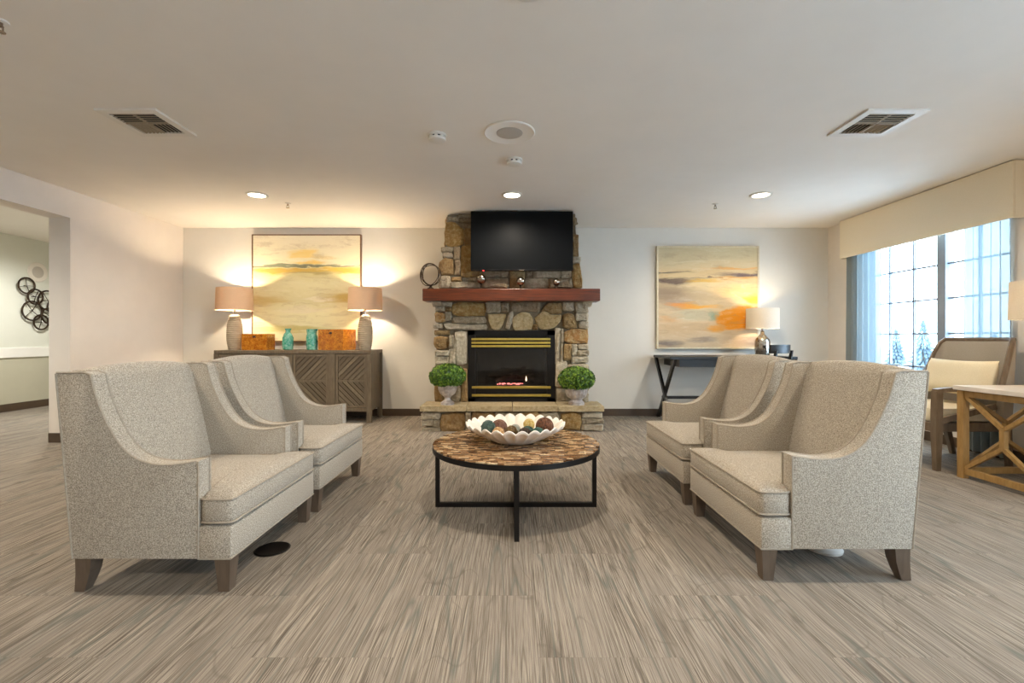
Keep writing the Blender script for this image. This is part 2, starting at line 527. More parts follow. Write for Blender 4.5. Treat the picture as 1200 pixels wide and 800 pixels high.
window('window_1', WY0, WY1, [(4.37, 5.03, 2), (5.13, 6.16, 3)], WZ0, WZ1, rows, 'y', XR)
window('window_2', -2.9, 1.7, [(-2.86, -1.45, 4), (-1.35, .15, 4), (.25, 1.66, 4)], WZ0, WZ1, rows, 'y', XR)

# ------------------------------------------------------------------ valance and curtains
v = thing('window_valance', 'cream upholstered box valance over the curtained window', 'valance', (XR, 5.31, 2.25))
link('front_board', box(-.115, -.095, -1.11, 1.11, 0, .522, bev=.004), 'valance', v)
link('end_board', box(-.095, 0, -1.11, -1.09, 0, .522), 'valance', v)
link('end_board', box(-.095, 0, 1.09, 1.11, 0, .522), 'valance', v)
link('top_board', box(-.095, 0, -1.09, 1.09, .50, .522), 'valance', v)
def curtain(nm, y0, y1, label, seed, folds):
    bm = bmesh.new(); n = folds * 12; rows_ = 10; R = random.Random(seed)
    ph = [R.uniform(-.8, .8) for _ in range(folds + 1)]
    g = []
    for j in range(rows_ + 1):
        z = .02 + (2.44 - .02) * j / rows_; rw = []
        for i in range(n + 1):
            t = i / n; k = t * folds
            a = .034 * math.sin(2 * PI * k + ph[int(min(k, folds))] * math.sin(PI * (k % 1)))
            a *= 1 - .35 * j / rows_
            rw.append(bm.verts.new((a, (t - .5) * (y1 - y0) * (1 + .03 * (1 - j / rows_)), z)))
        g.append(rw)
    for j in range(rows_):
        for i in range(n): bm.faces.new((g[j][i], g[j][i + 1], g[j + 1][i + 1], g[j + 1][i]))
    o = link(nm, bm, 'sheer', None, (XR - .045, (y0 + y1) / 2, 0), 'all')
    tag(o, label, 'curtain', 'sheer window curtains')
    return o
curtain('sheer_curtain', 5.79, 6.37, 'sheer pale blue curtain at the window end next to back wall', 3, 6)
curtain('sheer_curtain', 4.29, 4.72, 'sheer pale curtain hanging behind the wooden lounge chair', 5, 5)

# outdoors: snow and firs
struct(link('ground_snow', box(XR + .35, 60, -40, 60, -.5, -.4), 'snow'), 'snow covered ground outside the window')
def fir(x, y, h, label, seed):
    R = random.Random(seed)
    t = thing('fir_tree', label, 'tree', (x, y, -.4), 0, 'snowy firs outside the window')
    link('trunk', cyl(bmesh.new(), .09, 0, h * .5, 10), 'bark', t)
    bm = bmesh.new(); nl = 11
    for k in range(nl):
        z = h * (.12 + .82 * k / nl); r = h * .24 * (1 - k / nl) + .08; n = 14
        for i in range(n):
            a = 2 * PI * (i + R.random()) / n; rr = r * R.uniform(.75, 1.1); w = .5 * r * .6
            tip = Vector((rr * math.cos(a), rr * math.sin(a), z - .12 * rr - .1))
            s = Vector((-math.sin(a), math.cos(a), 0)) * w * .35
            top = Vector((0, 0, z + h * .09)); m = tip * .55 + Vector((0, 0, z)) * .45
            vs = [bm.verts.new(p) for p in (top, m + s, tip, m - s, m - Vector((0, 0, .12 * r + .05)))]
            for q in ((0, 1, 2), (0, 2, 3), (0, 4, 1), (0, 3, 4), (1, 4, 2), (3, 2, 4)): bm.faces.new([vs[c] for c in q])
    link('foliage', bm, 'fir', t)
fir(17.5, 19.6, 2.5, 'frosted fir tree seen through the left window sash', 1)
fir(20.5, 24.6, 2.3, 'smaller frosted fir tree behind the window, nearer the back wall', 2)
fir(22, 21.0, 1.9, 'low frosted fir tree seen through the middle of the window', 4)

# ================================================================== CEILING FITTINGS
def downlight(x, y, label, power=DOWN_POWER, col=DOWN_COL):
    t = thing('recessed_light', label, 'ceiling light', (x, y, ZC), 0, 'recessed ceiling lights')
    link('trim_ring', lathe(bmesh.new(), [(.085, .0), (.118, .0), (.120, -.006), (.112, -.012), (.092, -.012), (.085, .0)], 36, close=False), 'white_plastic', t, smooth=True)
    link('lens', lathe(bmesh.new(), [(.09, -.001), (.09, -.006), (.05, -.009)], 36), MAT['glow'], t)
    l = bpy.data.lights.new('recessed_bulb', 'SPOT'); l.energy = power; l.color = col
    l.spot_size = math.radians(166); l.spot_blend = .6; l.shadow_soft_size = .09
    lo = bpy.data.objects.new('recessed_bulb', l); C.objects.link(lo); lo.parent = t; lo.location = (0, 0, -.03)
    return t
MAT['glow'] = emit('downlight_glow', (1, .9, .72, 1), 12.)
for x_, lb in ((-2.9, 'in front of the sideboard'), (0., 'in front of the television'), (2.83, 'towards the writing desk')):
    downlight(x_, 5.24, 'lit round recessed ceiling light ' + lb)
downlight(.08, 2.11, 'lit recessed ceiling light at the top edge above the coffee table')
for x_, lb in ((-2.9, 'left'), (2.83, 'right')): downlight(x_, 2.11, 'lit recessed ceiling light outside the picture over the %s armchairs' % lb)
for x_, lb in ((-2.9, 'on the left'), (.08, 'in the middle'), (2.83, 'on the right')): downlight(x_, -.9, 'lit recessed ceiling light behind the camera ' + lb)
downlight(-6.4, 6.6, 'lit recessed ceiling light at the far end of the hallway', 210., (1., .98, .92))
downlight(-6.4, 3.0, 'lit recessed ceiling light at the near end of the hallway', 210., (1., .98, .92))

def vent(x0, x1, y0, y1, label):
    cx, cy = (x0 + x1) / 2, (y0 + y1) / 2; w, d = (x1 - x0) / 2, (y1 - y0) / 2
    t = thing('air_vent', label, 'air vent', (cx, cy, ZC), 0, 'square ceiling air vents')
    bm = bmesh.new(); i = .055
    for q in ((-w, w, -d, -d + i), (-w, w, d - i, d), (-w, -w + i, -d + i, d - i), (w - i, w, -d + i, d - i)): B(bm, *q, -.014, 0)
    link('frame', bm, 'white_plastic', t)
    link('backing', box(-w + i, w - i, -d + i, d - i, -.0015, 0), 'dark_void', t)
    wi, di = w - i, d - i
    link('divider', box(-wi, wi, -.006, .006, -.012, -.002), 'duct', t)
    link('divider', box(-.006, .006, -di, di, -.012, -.002), 'duct', t)
    for k in range(5):
        c = .02 + k * (di - .03) / 4.4
        # far half: slats along depth; near half: slats along width
        for s in (-1, 1):
            link('slat', box(-wi if s < 0 else .006, -.006 if s < 0 else wi, -.010, .004, -.011, -.006), 'duct', t, (0, -c - .006, 0), rot=(.5, 0, 0))
            link('slat', box(-.009, .005, .008, di, -.011, -.006), 'duct', t, (s * c, 0, 0), rot=(0, .5 * s, 0))
    return t
vent(-2.97, -2.53, 3.27, 3.70, 'square beige ceiling air vent on the left side')
vent(2.53, 2.97, 3.27, 3.70, 'square white framed ceiling air vent on the right side')

def detector(x, y, label):
    t = thing('smoke_detector', label, 'smoke detector', (x, y, ZC), 0, 'ceiling detectors')
    link('mount_plate', lathe(bmesh.new(), [(.075, 0), (.075, -.012), (.07, -.014)], 28), 'white_plastic', t)
    link('sensor_slots', lathe(bmesh.new(), [(.055, -.012), (.055, -.03)], 28), 'dark_void', t)
    bm = lathe(bmesh.new(), [(.066, -.028), (.07, -.034), (.066, -.046), (.045, -.052)], 28)
    for k in range(8):
        a = 2 * PI * k / 8; M = Matrix.Rotation(a, 4, 'Z')
        B(bm, .05, .066, -.012, .012, -.03, -.012, 0, M)
    link('cover', bm, 'white_plastic', t, smooth=True)
detector(-.60, 3.70, 'white round smoke detector left of the ceiling speaker')
detector(.02, 4.21, 'white round smoke detector just behind the ceiling speaker')
t = thing('ceiling_speaker', 'large round flush ceiling speaker with grey centre grille', 'speaker', (-.02, 3.65, ZC))
link('rim', lathe(bmesh.new(), [(.10, 0), (.20, 0), (.203, -.006), (.195, -.012), (.185, -.008), (.105, -.008), (.10, 0)], 48, close=False), 'ceiling', t, smooth=True)
link('grille', lathe(bmesh.new(), [(.104, -.001), (.104, -.009), (.09, -.011)], 40), 'grey_grille', t)
def sprinkler(x, y, label):
    t = thing('fire_sprinkler', label, 'sprinkler', (x, y, ZC), 0, 'ceiling fire sprinklers')
    link('escutcheon', lathe(bmesh.new(), [(.035, 0), (.033, -.006), (.015, -.010)], 20), 'white_plastic', t)
    bm = cyl(bmesh.new(), .009, -.03, -.008, 12); bar(bm, (-.012, 0, -.03), (-.012, 0, -.055), .005); bar(bm, (.012, 0, -.03), (.012, 0, -.055), .005)
    B(bm, -.014, .014, -.004, .004, -.032, -.028)
    link('body', bm, 'chrome', t)
    link('deflector', lathe(bmesh.new(), [(.02, -.055), (.02, -.058)], 16), 'chrome', t)
sprinkler(-2.71, 5.57, 'small fire sprinkler behind the recessed light near the sideboard')
sprinkler(2.47, 5.60, 'small fire sprinkler beside the recessed light near the desk')
sprinkler(-2.63, 2.37, 'fire sprinkler at the upper left edge of the ceiling')

# ================================================================== FIREPLACE
YFACE = 6.06
fp = thing('fireplace', 'fieldstone fireplace with cherry wood mantel and raised hearth', 'fireplace', (0, YB, 0))
def px(x, y, Y): return ((x - 600) * Y / F, EYE - (y - HOR) * Y / F)
# core of mortar, around the firebox opening (face recessed behind the stones)
yc = YFACE + .03 - YB
fx0, fz1 = px(548.5, 387, YFACE); fx1, fz0 = px(650.5, 470, YFACE)
bm = bmesh.new()
B(bm, -.975, fx0, yc, 0, 0, 1.66); B(bm, fx1, .975, yc, 0, 0, 1.66); B(bm, fx0, fx1, yc, 0, fz1, 1.66); B(bm, fx0, fx1, yc, 0, 0, fz0 - .02)
prism(bm, [(-.93, 1.66), (.90, 1.66), (.83, ZC - .003), (-.85, ZC - .003)], yc, 0)
B(bm, fx0, fx1, yc + .45, 0, fz0 - .02, fz1)
link('chimney_core', bm, 'mortar', fp)
link('hearth_core', box(-1.06, 1.06, 5.74 - YB, yc, 0, .248), 'mortar', fp)
def stone_bm(poly, depth, proud, R):
    """poly in (x,z), closed; face looks to -y. Rounded, slightly uneven block."""
    n = len(poly); cx = sum(p[0] for p in poly) / n; cz = sum(p[1] for p in poly) / n
    tx, tz = R.uniform(-.14, .14), R.uniform(-.16, .10)
    w = min(max(p[0] for p in poly) - min(p[0] for p in poly), max(p[1] for p in poly) - min(p[1] for p in poly))
    e = min(.022, w * .16)
    def ring(ins, y, jit):
        out = []
        for p in poly:
            d = Vector((p[0] - cx, p[1] - cz)); L = max(d.length, 1e-4)
            q = d * max(.15, 1 - ins / L)
            out.append((cx + q.x, y + (R.uniform(-jit, jit) + tx * q.x + tz * q.y if jit else 0), cz + q.y))
        return out
    bm = bmesh.new()
    return loft(bm, [ring(0, depth, 0), ring(0, -proud * .45, .003), ring(e * .5, -proud * .85, .004), ring(e * 1.6, -proud, .008), ring(w * .26, -proud - .006, .012), ring(w * .42, -proud - .004, .012)])
def rrect(x0, x1, y0, y1, R, j=.06):
    w, h = x1 - x0, y1 - y0; c = min(w, h) * .13; s = min(w, h) * j
    P = [(x0 + c, y0), ((x0 + x1) / 2, y0), (x1 - c, y0), (x1, y0 + c), (x1, (y0 + y1) / 2), (x1, y1 - c), (x1 - c, y1), ((x0 + x1) / 2, y1), (x0 + c, y1), (x0, y1 - c), (x0, (y0 + y1) / 2), (x0, y0 + c)]
    return [(a + R.uniform(-s, s), b + R.uniform(-s, s)) for a, b in P]
def dense(poly, R, j):
    out = []
    n = len(poly)
    for i in range(n):
        a, b, z = Vector(poly[i]), Vector(poly[(i + 1) % n]), Vector(poly[i - 1])
        out.append(a * .90 + z * .05 + b * .05)
        m = (a + b) / 2; out.append(m + Vector((R.uniform(-j, j), R.uniform(-j, j))))
    return [(p.x, p.y) for p in out]
R = random.Random(5)
def put_stone(shape, col, org, sc, Y, depth=.10, proud=None):
    """shape given in a crop: origin org, scale sc (crop pixels per photo pixel)"""
    if len(shape) == 4 and not isinstance(shape[0], tuple):
        P = rrect(shape[0], shape[2], shape[1], shape[3], R)
    else: P = dense(shape, R, 5)
    gx = sum(p[0] for p in P) / len(P); gy = sum(p[1] for p in P) / len(P)
    P = [(gx + (p[0] - gx) * 1.025, gy + (p[1] - gy) * 1.04) for p in P]
    W = [px(org[0] + p[0] / sc, org[1] + p[1] / sc, Y) for p in P]
    bm = stone_bm(W, depth, proud if proud is not None else R.uniform(.02, .06), R)
    link('stone', bm, STONE[col], fp, (0, Y - YB, 0), smooth=True)
A = (485, 245); Bc = (600, 240); Cc = (500, 345); D = (600, 345); E_ = (485, 415); G = (600, 415)
upper = [
    ((308, 75, 422, 118), 'grey'), ((428, 88, 545, 128), 'dark'), ((420, 52, 560, 84), 'grey'), ((425, 134, 545, 185), 'dark'),
    ([(305, 130), (385, 130), (468, 190), (465, 330), (350, 348), (295, 332), (288, 250)], 'gold'),
    ((474, 190, 590, 338), 'brown'), ((258, 358, 366, 404), 'grey'), ((274, 412, 362, 452), 'light'), ((370, 356, 434, 482), 'dark'),
    ((440, 344, 560, 634), 'gold'), ([(240, 500), (290, 462), (370, 470), (378, 620), (250, 622), (232, 560)], 'brown'), ((382, 488, 436, 620), 'dark'),
    ((232, 632, 346, 742), 'grey'), ((350, 636, 450, 678), 'tan'), ((455, 640, 592, 678), 'grey'), ((350, 684, 630, 742), 'grey'),
    ((545, 575, 640, 632), 'brown'), ((650, 580, 892, 642), 'dark'), ((640, 650, 886, 742), 'dark'), ((896, 575, 1035, 744), 'tan'),
    ((600, 60, 900, 300), 'tan'), ((910, 60, 1200, 260), 'grey'), ((1210, 60, 1480, 300), 'brown'), ((600, 310, 900, 565), 'grey'), ((910, 270, 1200, 565), 'gold'), ((1210, 310, 1480, 565), 'tan')]
for s_, c_ in upper: put_stone(s_, c_, A, 8, YFACE)
for s_, c_ in [((126, 612, 192, 684), 'dark'), ((198, 608, 452, 684), 'grey'), ((458, 608, 556, 684), 'grey'), ((128, 690, 338, 776), 'grey'), ((344, 690, 560, 776), 'dark'),
               ((562, 90, 592, 282), 'dark'), ((562, 284, 622, 486), 'brown'), ((566, 490, 640, 548), 'light'), ([(566, 560), (630, 552), (648, 640), (664, 776), (572, 776)], 'gold')]:
    put_stone(s_, c_, Bc, 8, YFACE)
for s_, c_ in [
    ((92, 84, 294, 142), 'light'), ((102, 148, 214, 196), 'light'), ((222, 148, 292, 198), 'brown'), ((102, 214, 214, 326), 'rust'), ((220, 206, 290, 304), 'grey'),
    ((78, 344, 188, 396), 'light'), ([(200, 345), (250, 335), (480, 350), (705, 348), (708, 412), (480, 416), (240, 412)], 'light'), ((96, 416, 272, 474), 'tan'),
    ([(90, 500), (170, 486), (262, 500), (258, 600), (200, 646), (120, 640), (84, 580)], 'brown'), ((100, 654, 262, 716), 'light'), ((98, 724, 262, 822), 'light'),
    ([(300, 130), (360, 96), (690, 96), (690, 252), (340, 252), (298, 200)], 'gold'), ((700, 84, 872, 216), 'grey'), ((876, 84, 964, 212), 'dark'),
    ([(290, 270), (400, 258), (690, 262), (696, 330), (560, 346), (300, 336)], 'grey'),
    ([(706, 226), (940, 226), (912, 300), (870, 396), (820, 416), (756, 402)], 'cream'), ([(918, 398), (962, 214), (1008, 196), (1018, 236), (972, 408)], 'light'),
    ([(330, 440), (478, 424), (476, 820), (350, 830), (320, 640)], 'light'), ((268, 480, 324, 632), 'grey'), ((266, 636, 340, 810), 'light')]:
    put_stone(s_, c_, Cc, 10, YFACE)
for s_, c_ in [
    ((-28, 84, 324, 200), 'dark'), ([(340, 200), (420, 96), (580, 96), (586, 226), (450, 232), (400, 190)], 'brown'), ((592, 80, 724, 194), 'light'), ((732, 78, 892, 216), 'grey'),
    ([(14, 270), (110, 208), (205, 220), (246, 290), (240, 412), (30, 420), (8, 360)], 'cream'), ([(262, 275), (370, 190), (450, 240), (576, 236), (560, 320), (490, 392), (340, 412), (298, 360)], 'cream'),
    ((248, 350, 300, 412), 'brown'), ([(590, 244), (650, 216), (720, 236), (770, 392), (640, 402), (596, 370)], 'tan'), ((738, 222, 890, 306), 'light'), ((782, 314, 896, 394), 'light'),
    ([(610, 440), (700, 404), (892, 408), (892, 574), (680, 572), (604, 540)], 'rust'), ((600, 580, 692, 764), 'tan'), ((698, 584, 766, 716), 'light'), ((772, 582, 892, 644), 'light'), ((758, 650, 896, 716), 'grey'),
    ((500, 400, 562, 810), 'light'), ((566, 404, 602, 560), 'grey'), ((566, 566, 596, 800), 'grey'), ((700, 722, 890, 800), 'light')]:
    put_stone(s_, c_, D, 10, YFACE)
for s_, c_ in [((196, 104, 330, 280), 'grey'), ((196, 288, 286, 452), 'brown'), ((292, 300, 436, 440), 'grey'), ((440, 140, 504, 446), 'tan'), ((336, 110, 436, 292), 'tan')]:
    put_stone(s_, c_, E_, 8, YFACE)
for s_, c_ in [((408, 70, 518, 296), 'light'), ([(412, 312), (500, 320), (556, 400), (556, 446), (412, 446)], 'grey'), ((524, 90, 716, 250), 'grey'), ((560, 258, 718, 350), 'tan'), ((562, 358, 716, 446), 'grey')]:
    put_stone(s_, c_, G, 8, YFACE)
# hearth riser stones
YH = 5.715
for s_, c_ in [((72, 546, 244, 608), 'light'), ((72, 614, 176, 668), 'light'), ((180, 614, 246, 682), 'grey'), ((76, 688, 246, 734), 'light'),
               ([(262, 560), (380, 546), (470, 556), (482, 640), (470, 722), (260, 722), (248, 640)], 'brown'), ((486, 546, 534, 724), 'grey'), ((540, 546, 760, 724), 'brown'), ((768, 546, 980, 634), 'grey'), ((768, 642, 980, 724), 'dark')]:
    put_stone(s_, c_, E_, 8, YH)
for s_, c_ in [((66, 546, 250, 716), 'tan'), ((256, 546, 440, 716), 'grey'), ([(460, 556), (560, 540), (640, 560), (652, 640), (640, 706), (450, 706)], 'gold'),
               ((660, 540, 842, 594), 'light'), ((690, 600, 854, 646), 'grey'), ((656, 602, 686, 646), 'light'), ((656, 652, 848, 712), 'light')]:
    put_stone(s_, c_, G, 8, YH)
# side faces of the breast and the hearth ends, coursed
def side_stones(sgn, y0, y1, z0, z1, xfn, hmin, hmax):
    z = z0
    while z < z1 - .05:
        h = R.uniform(hmin, hmax)
        if z1 - z - h < .06: h = z1 - z
        y = y0
        while y < y1 - .05:
            w = R.uniform(.18, .4)
            if y1 - y - w < .1: w = y1 - y
            P = rrect(-w / 2 + .006, w / 2 - .006, z + .006, z + h - .006, R)
            bm = stone_bm(P, .03, R.uniform(.01, .03), R)
            link('stone', bm, STONE[R.choice(list(STONE)[:-1])], fp, (sgn * xfn(z + h / 2), y + w / 2 - YB, 0), smooth=True, rot=(0, 0, sgn * PI / 2))
            y += w
        z += h
for sgn in (-1, 1):
    side_stones(sgn, YFACE + .04, YB - .01, .02, 1.62, lambda z: .975, .12, .28)
    side_stones(sgn, YFACE + .04, YB - .01, 1.66, ZC - .02, lambda z: .93 - .08 * (z - 1.66) / 1.1 - (.03 if sgn > 0 else 0), .12, .28)
    side_stones(sgn, 5.75, YFACE - .02, .01, .245, lambda z: 1.058, .07, .11)
# hearth slabs
for i, (xa, xb) in enumerate(((-1.13, -.565), (-.558, .0), (.008, .562), (.57, 1.13))):
    P = [(xa, 5.645), ((xa + xb) / 2, 5.64 + R.uniform(-.008, .008)), (xb, 5.645), (xb, YFACE + .02), (xa, YFACE + .02)]
    link('hearth_slab', prism(bmesh.new(), P, .249, .317, 'z', bev=.008), STONE['slab'], fp, (0, -YB, 0))
# mantel
m0, m1 = px(495, 352.4, 5.80), px(703.5, 338, 5.80)
link('mantel_shelf', box(m0[0], m1[0], 5.80 - YB, YFACE + .02 - YB, m0[1], m1[1], bev=.008), 'mantel', fp)
for s_ in (-1, 1):
    link('mantel_support', prism(bmesh.new(), [(5.93 - YB, m0[1]), (YFACE - YB, m0[1]), (YFACE - YB, m0[1] - .06)], s_ * .98 - .06, s_ * .98 + .06, 'x'), STONE['light'], fp)
# gas insert
MAT['firebrick'] = mottled('fire_box_lining', '4a4540', '3a3632', 9., .9)
ins = link('fire_insert', bmesh.new(), 'black_metal', fp, (0, YFACE - YB, 0))
def addto(o, bm):
    bm.to_mesh(o.data); bm.free()
bm = bmesh.new(); a, b = fx0 + .004, fx1 - .004
gx0, gz1 = px(557, 407, YFACE); gx1, gz0 = px(641, 452, YFACE)
zt, zb = fz1 - .004, fz0 - .004
B(bm, a, gx0, -.03, .05, zb, zt); B(bm, gx1, b, -.03, .05, zb, zt)
B(bm, gx0, gx1, -.0, .05, gz1, zt); B(bm, gx0, gx1, -.0, .05, zb, gz0)
B(bm, a, b, -.03, .05, zt - .06, zt); B(bm, a, b, -.03, .05, zb, zb + .05)
ib = bmesh.new()
B(ib, gx0 - .02, gx0, .05, .42, zb + .02, zt); B(ib, gx1, gx1 + .02, .05, .42, zb + .02, zt); B(ib, gx0, gx1, .40, .42, zb + .02, zt); B(ib, gx0, gx1, .05, .4, gz0 - .03, gz0 - .01); B(ib, gx0, gx1, .05, .4, gz1, gz1 + .02)
link('fire_box', ib, 'firebrick', ins)
bmesh.ops.recalc_face_normals(bm, faces=bm.faces); addto(ins, bm)
for ya in (396, 400.2, 404.2):
    q0 = px(552.5, ya + 2.6, 6.03); q1 = px(645, ya, 6.03)
    link('brass_bar', box(q0[0], q1[0], -.045, -.022, q0[1], q1[1], bev=.004), 'brass', ins)
for ya in (452.2, 461.6):
    q0 = px(553, ya + 2.8, 6.03); q1 = px(645.5, ya, 6.03)
    link('brass_bar', box(q0[0], q1[0], -.045, -.022, q0[1], q1[1], bev=.004), 'brass', ins)
link('glass_front', box(gx0, gx1, .02, .026, gz0, gz1), 'fire_glass', ins)
log_m = mottled('charred_log', '3a2c22', '1c1612', 14., .9, bump=.6, bscale=40.)
for k, (p, q, r) in enumerate((((-.32, .26, gz0 + .07), (.30, .30, gz0 + .09), .05), ((-.22, .16, gz0 + .05), (.12, .22, gz0 + .16), .04), ((.02, .2, gz0 + .15), (.3, .15, gz0 + .06), .036))):
    pts = [Vector(p).lerp(Vector(q), t_ / 6) + Vector((0, R.uniform(-.01, .01), R.uniform(-.008, .008))) for t_ in range(7)]
    link('log', tube(bmesh.new(), pts, [r * R.uniform(.85, 1.1) for _ in pts], 10), log_m, ins, smooth=True)
ember = emit('ember_glow', (1, .25, .25, 1), 2.2)
bm = bmesh.new()
for k in range(34):
    x_ = R.uniform(-.20, .14); bmesh.ops.create_icosphere(bm, subdivisions=1, radius=R.uniform(.006, .012), matrix=Matrix.Translation((x_, R.uniform(.07, .14), gz0 + .012 + R.uniform(0, .012))))
o = link('ember_bed', bm, ember, ins); o['kind'] = 'stuff'
fl_ = emit('flame_glow', (1, .78, .5, 1), 4.)
link('flame', lathe(bmesh.new(), [(.002, 0), (.009, .018), (.006, .045), (.001, .07)], 10), fl_, ins, (.19, .12, gz0 + .05), smooth=True)

# television
def obj_tv():
    Yt = 5.85; w = 1.30; h = .755
    t = thing('television', 'large black flat screen television above the mantel', 'television', (.125, Yt, 2.006))
    link('casing', box(-w / 2, w / 2, .002, .05, 0, h, bev=.006), 'black_metal', t)
    link('screen', box(-w / 2 + .008, w / 2 - .008, -.001, .004, .018, h - .008), 'screen', t)
    link('wall_bracket', box(-.2, .2, .05, .165, .2, .55), 'black_metal', t)
    link('logo', box(-.03, .03, -.002, .002, .004, .010), 'chrome', t)
    link('standby_light', box(-.495, -.48, -.003, .002, -.006, .004), emit('standby_red', (1, .03, .03, 1), 4.), t)
obj_tv()

# mantel ornaments
ZM = m1[1]
t = thing('ring_sculpture', 'dark wire ring sculpture at the left end of mantel', 'sculpture', (-1.045, 5.92, ZM))
link('base', lathe(bmesh.new(), [(.05, 0), (.048, .012), (.02, .03), (.012, .055)], 24), 'bronze', t, smooth=True)
for k, (rx, rz_, tl, dx) in enumerate(((.115, .145, .25, -.015), (.12, .138, -.3, .01), (.105, .14, .0, .0), (.128, .128, .7, .005))):
    pts = []
    for i in range(40):
        a = 2 * PI * i / 40
        q = Vector((rx * math.cos(a), .02 * math.sin(2 * a + k), rz_ * math.sin(a)))
        q = Matrix.Rotation(tl, 3, 'Y') @ q
        pts.append(q + Vector((dx, (k - 1.5) * .012, .19)))
    link('wire_ring', tube(bmesh.new(), pts, .0055, 6, True), 'bronze', t, smooth=True)
for x_, r_, z_, lb in ((-.395, .062, .135, 'larger silver orb ornament on dark stand under the red television light'), (.11, .055, .105, 'silver orb ornament on dark stand at the middle of mantel'), (.57, .045, .095, 'smallest silver orb ornament, at the right of mantel')):
    t = thing('orb_ornament', lb, 'ornament', (x_, 5.90, ZM), 0, 'silver orbs on the mantel')
    link('stand', lathe(bmesh.new(), [(.032, 0), (.03, .008), (.01, .018), (.008, z_ - r_ - .01), (.03, z_ - r_ * .8), (.034, z_ - r_ * .72)], 20), 'bronze', t, smooth=True)
    link('orb', lathe(bmesh.new(), [(max(.002, r_ * math.sin(PI * i / 16)), z_ - r_ * math.cos(PI * i / 16)) for i in range(17)], 28), 'chrome', t, smooth='all')

# topiaries
def leaf_ball(rx, rz, n, seed):
    Rr = random.Random(seed); bm = bmesh.new()
    for i in range(n):
        u = Rr.uniform(-1, 1); a = Rr.uniform(0, 2 * PI); s = math.sqrt(1 - u * u)
        d = Vector((s * math.cos(a), s * math.sin(a), u))
        k = Rr.uniform(.84, 1.03)
        p = Vector((d.x * rx * k, d.y * rx * k, d.z * rz * k))
        if p.z < -rz * .72: continue
        nn = (d + Vector((Rr.uniform(-.7, .7), Rr.uniform(-.7, .7), Rr.uniform(-.4, .9)))).normalized()
        tt = nn.orthogonal().normalized(); tt = Matrix.Rotation(Rr.uniform(0, 2 * PI), 3, nn) @ tt; bb = nn.cross(tt)
        L = Rr.uniform(.015, .026); w = L * .5
        vs = [bm.verts.new(p + q) for q in (-tt * L, bb * w + nn * .003, tt * L - nn * .003, -bb * w + nn * .003)]
        bm.faces.new(vs)
    return bm
def topiary(x, y, label, seed, urnw, wide):
    t = thing('topiary', label, 'topiary', (x, y, .317), 0, 'boxwood topiaries on the hearth')
    if not wide:
        prof = [(.085, 0), (.085, .03), (.07, .036), (.04, .06), (.035, .085), (.05, .105), (.09, .135), (.115, .19), (.118, .225), (.128, .235), (.128, .25), (.11, .25), (.10, .23)]
    else:
        prof = [(.10, 0), (.10, .03), (.085, .036), (.07, .055), (.075, .07), (.115, .10), (.135, .15), (.138, .19), (.148, .2), (.148, .215), (.13, .215), (.12, .2)]
    def mod(a, r, z):
        if (.09 < z < .20): r *= 1 + .035 * math.cos(18 * a)
        return r, z
    link('urn', lathe(bmesh.new(), prof, 72, mod), 'urn', t, smooth=True)
    zc = prof[-2][1] + .105
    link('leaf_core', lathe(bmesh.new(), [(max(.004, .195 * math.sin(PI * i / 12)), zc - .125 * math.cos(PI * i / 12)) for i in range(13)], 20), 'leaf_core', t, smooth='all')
    o = link('foliage', leaf_ball(.225, .155, 3800, seed), 'leaf', t, (0, 0, zc), fix=False); o['kind'] = 'stuff'
MAT['urn'] = mottled('silver_urn', 'd2cac6', 'a89f9b', 20., .4, .35)
topiary(-.81, 5.79, 'clipped boxwood ball in a footed silver urn, left of firebox', 1, .1, False)
topiary(.81, 5.79, 'clipped boxwood ball in a squat silver urn, right of firebox', 2, .1, True)

# ================================================================== SIDEBOARD and what stands on it
SX0, SX1, SY0, SY1, SZ = -4.04, -1.91, 6.24, 6.80, .985
sb = thing('sideboard', 'grey brown oak sideboard with chevron panelled doors', 'sideboard', ((SX0 + SX1) / 2, (SY0 + SY1) / 2, 0))
hw, hd = (SX1 - SX0) / 2, (SY1 - SY0) / 2
link('top', box(-hw, hw, -hd, hd, SZ - .045, SZ, bev=.004), 'side_wood', sb)
bm = bmesh.new()
B(bm, -hw + .02, hw - .02, -hd + .025, hd - .005, .155, .18); B(bm, -hw + .02, hw - .02, hd - .02, hd - .005, .18, SZ - .045)
B(bm, -hw + .02, -hw + .04, -hd + .025, hd - .02, .18, SZ - .045); B(bm, hw - .04, hw - .02, -hd + .025, hd - .02, .18, SZ - .045)
link('case', bm, 'side_wood', sb)
for sx in (-1, 1):
    for sy in (-1, 1):
        xa = sx * (hw - .03); ya = sy * (hd - .03)
        link('corner_post', box(xa - .03, xa + .03, ya - .03, ya + .03, 0, SZ - .045), 'side_wood', sb)
link('rail', box(-hw + .06, hw - .06, -hd + .008, -hd + .03, .155, .20), 'side_wood', sb)
divs = [-hw + .06, -hw / 2 - .01, 0., hw / 2 + .01, hw - .06]
for s_ in (-1, 1): link('divider', box(s_ * hw / 2 - .045, s_ * hw / 2 + .045, -hd + .006, -hd + .03, .20, SZ - .045), 'side_wood', sb)
def clip(poly, nx, ny, c):
    out = []
    for i in range(len(poly)):
        a, b = poly[i], poly[(i + 1) % len(poly)]
        da, db = a[0] * nx + a[1] * ny - c, b[0] * nx + b[1] * ny - c
        if da >= 0: out.append(a)
        if (da >= 0) != (db >= 0):
            t_ = da / (da - db); out.append((a[0] + (b[0] - a[0]) * t_, a[1] + (b[1] - a[1]) * t_))
    return out
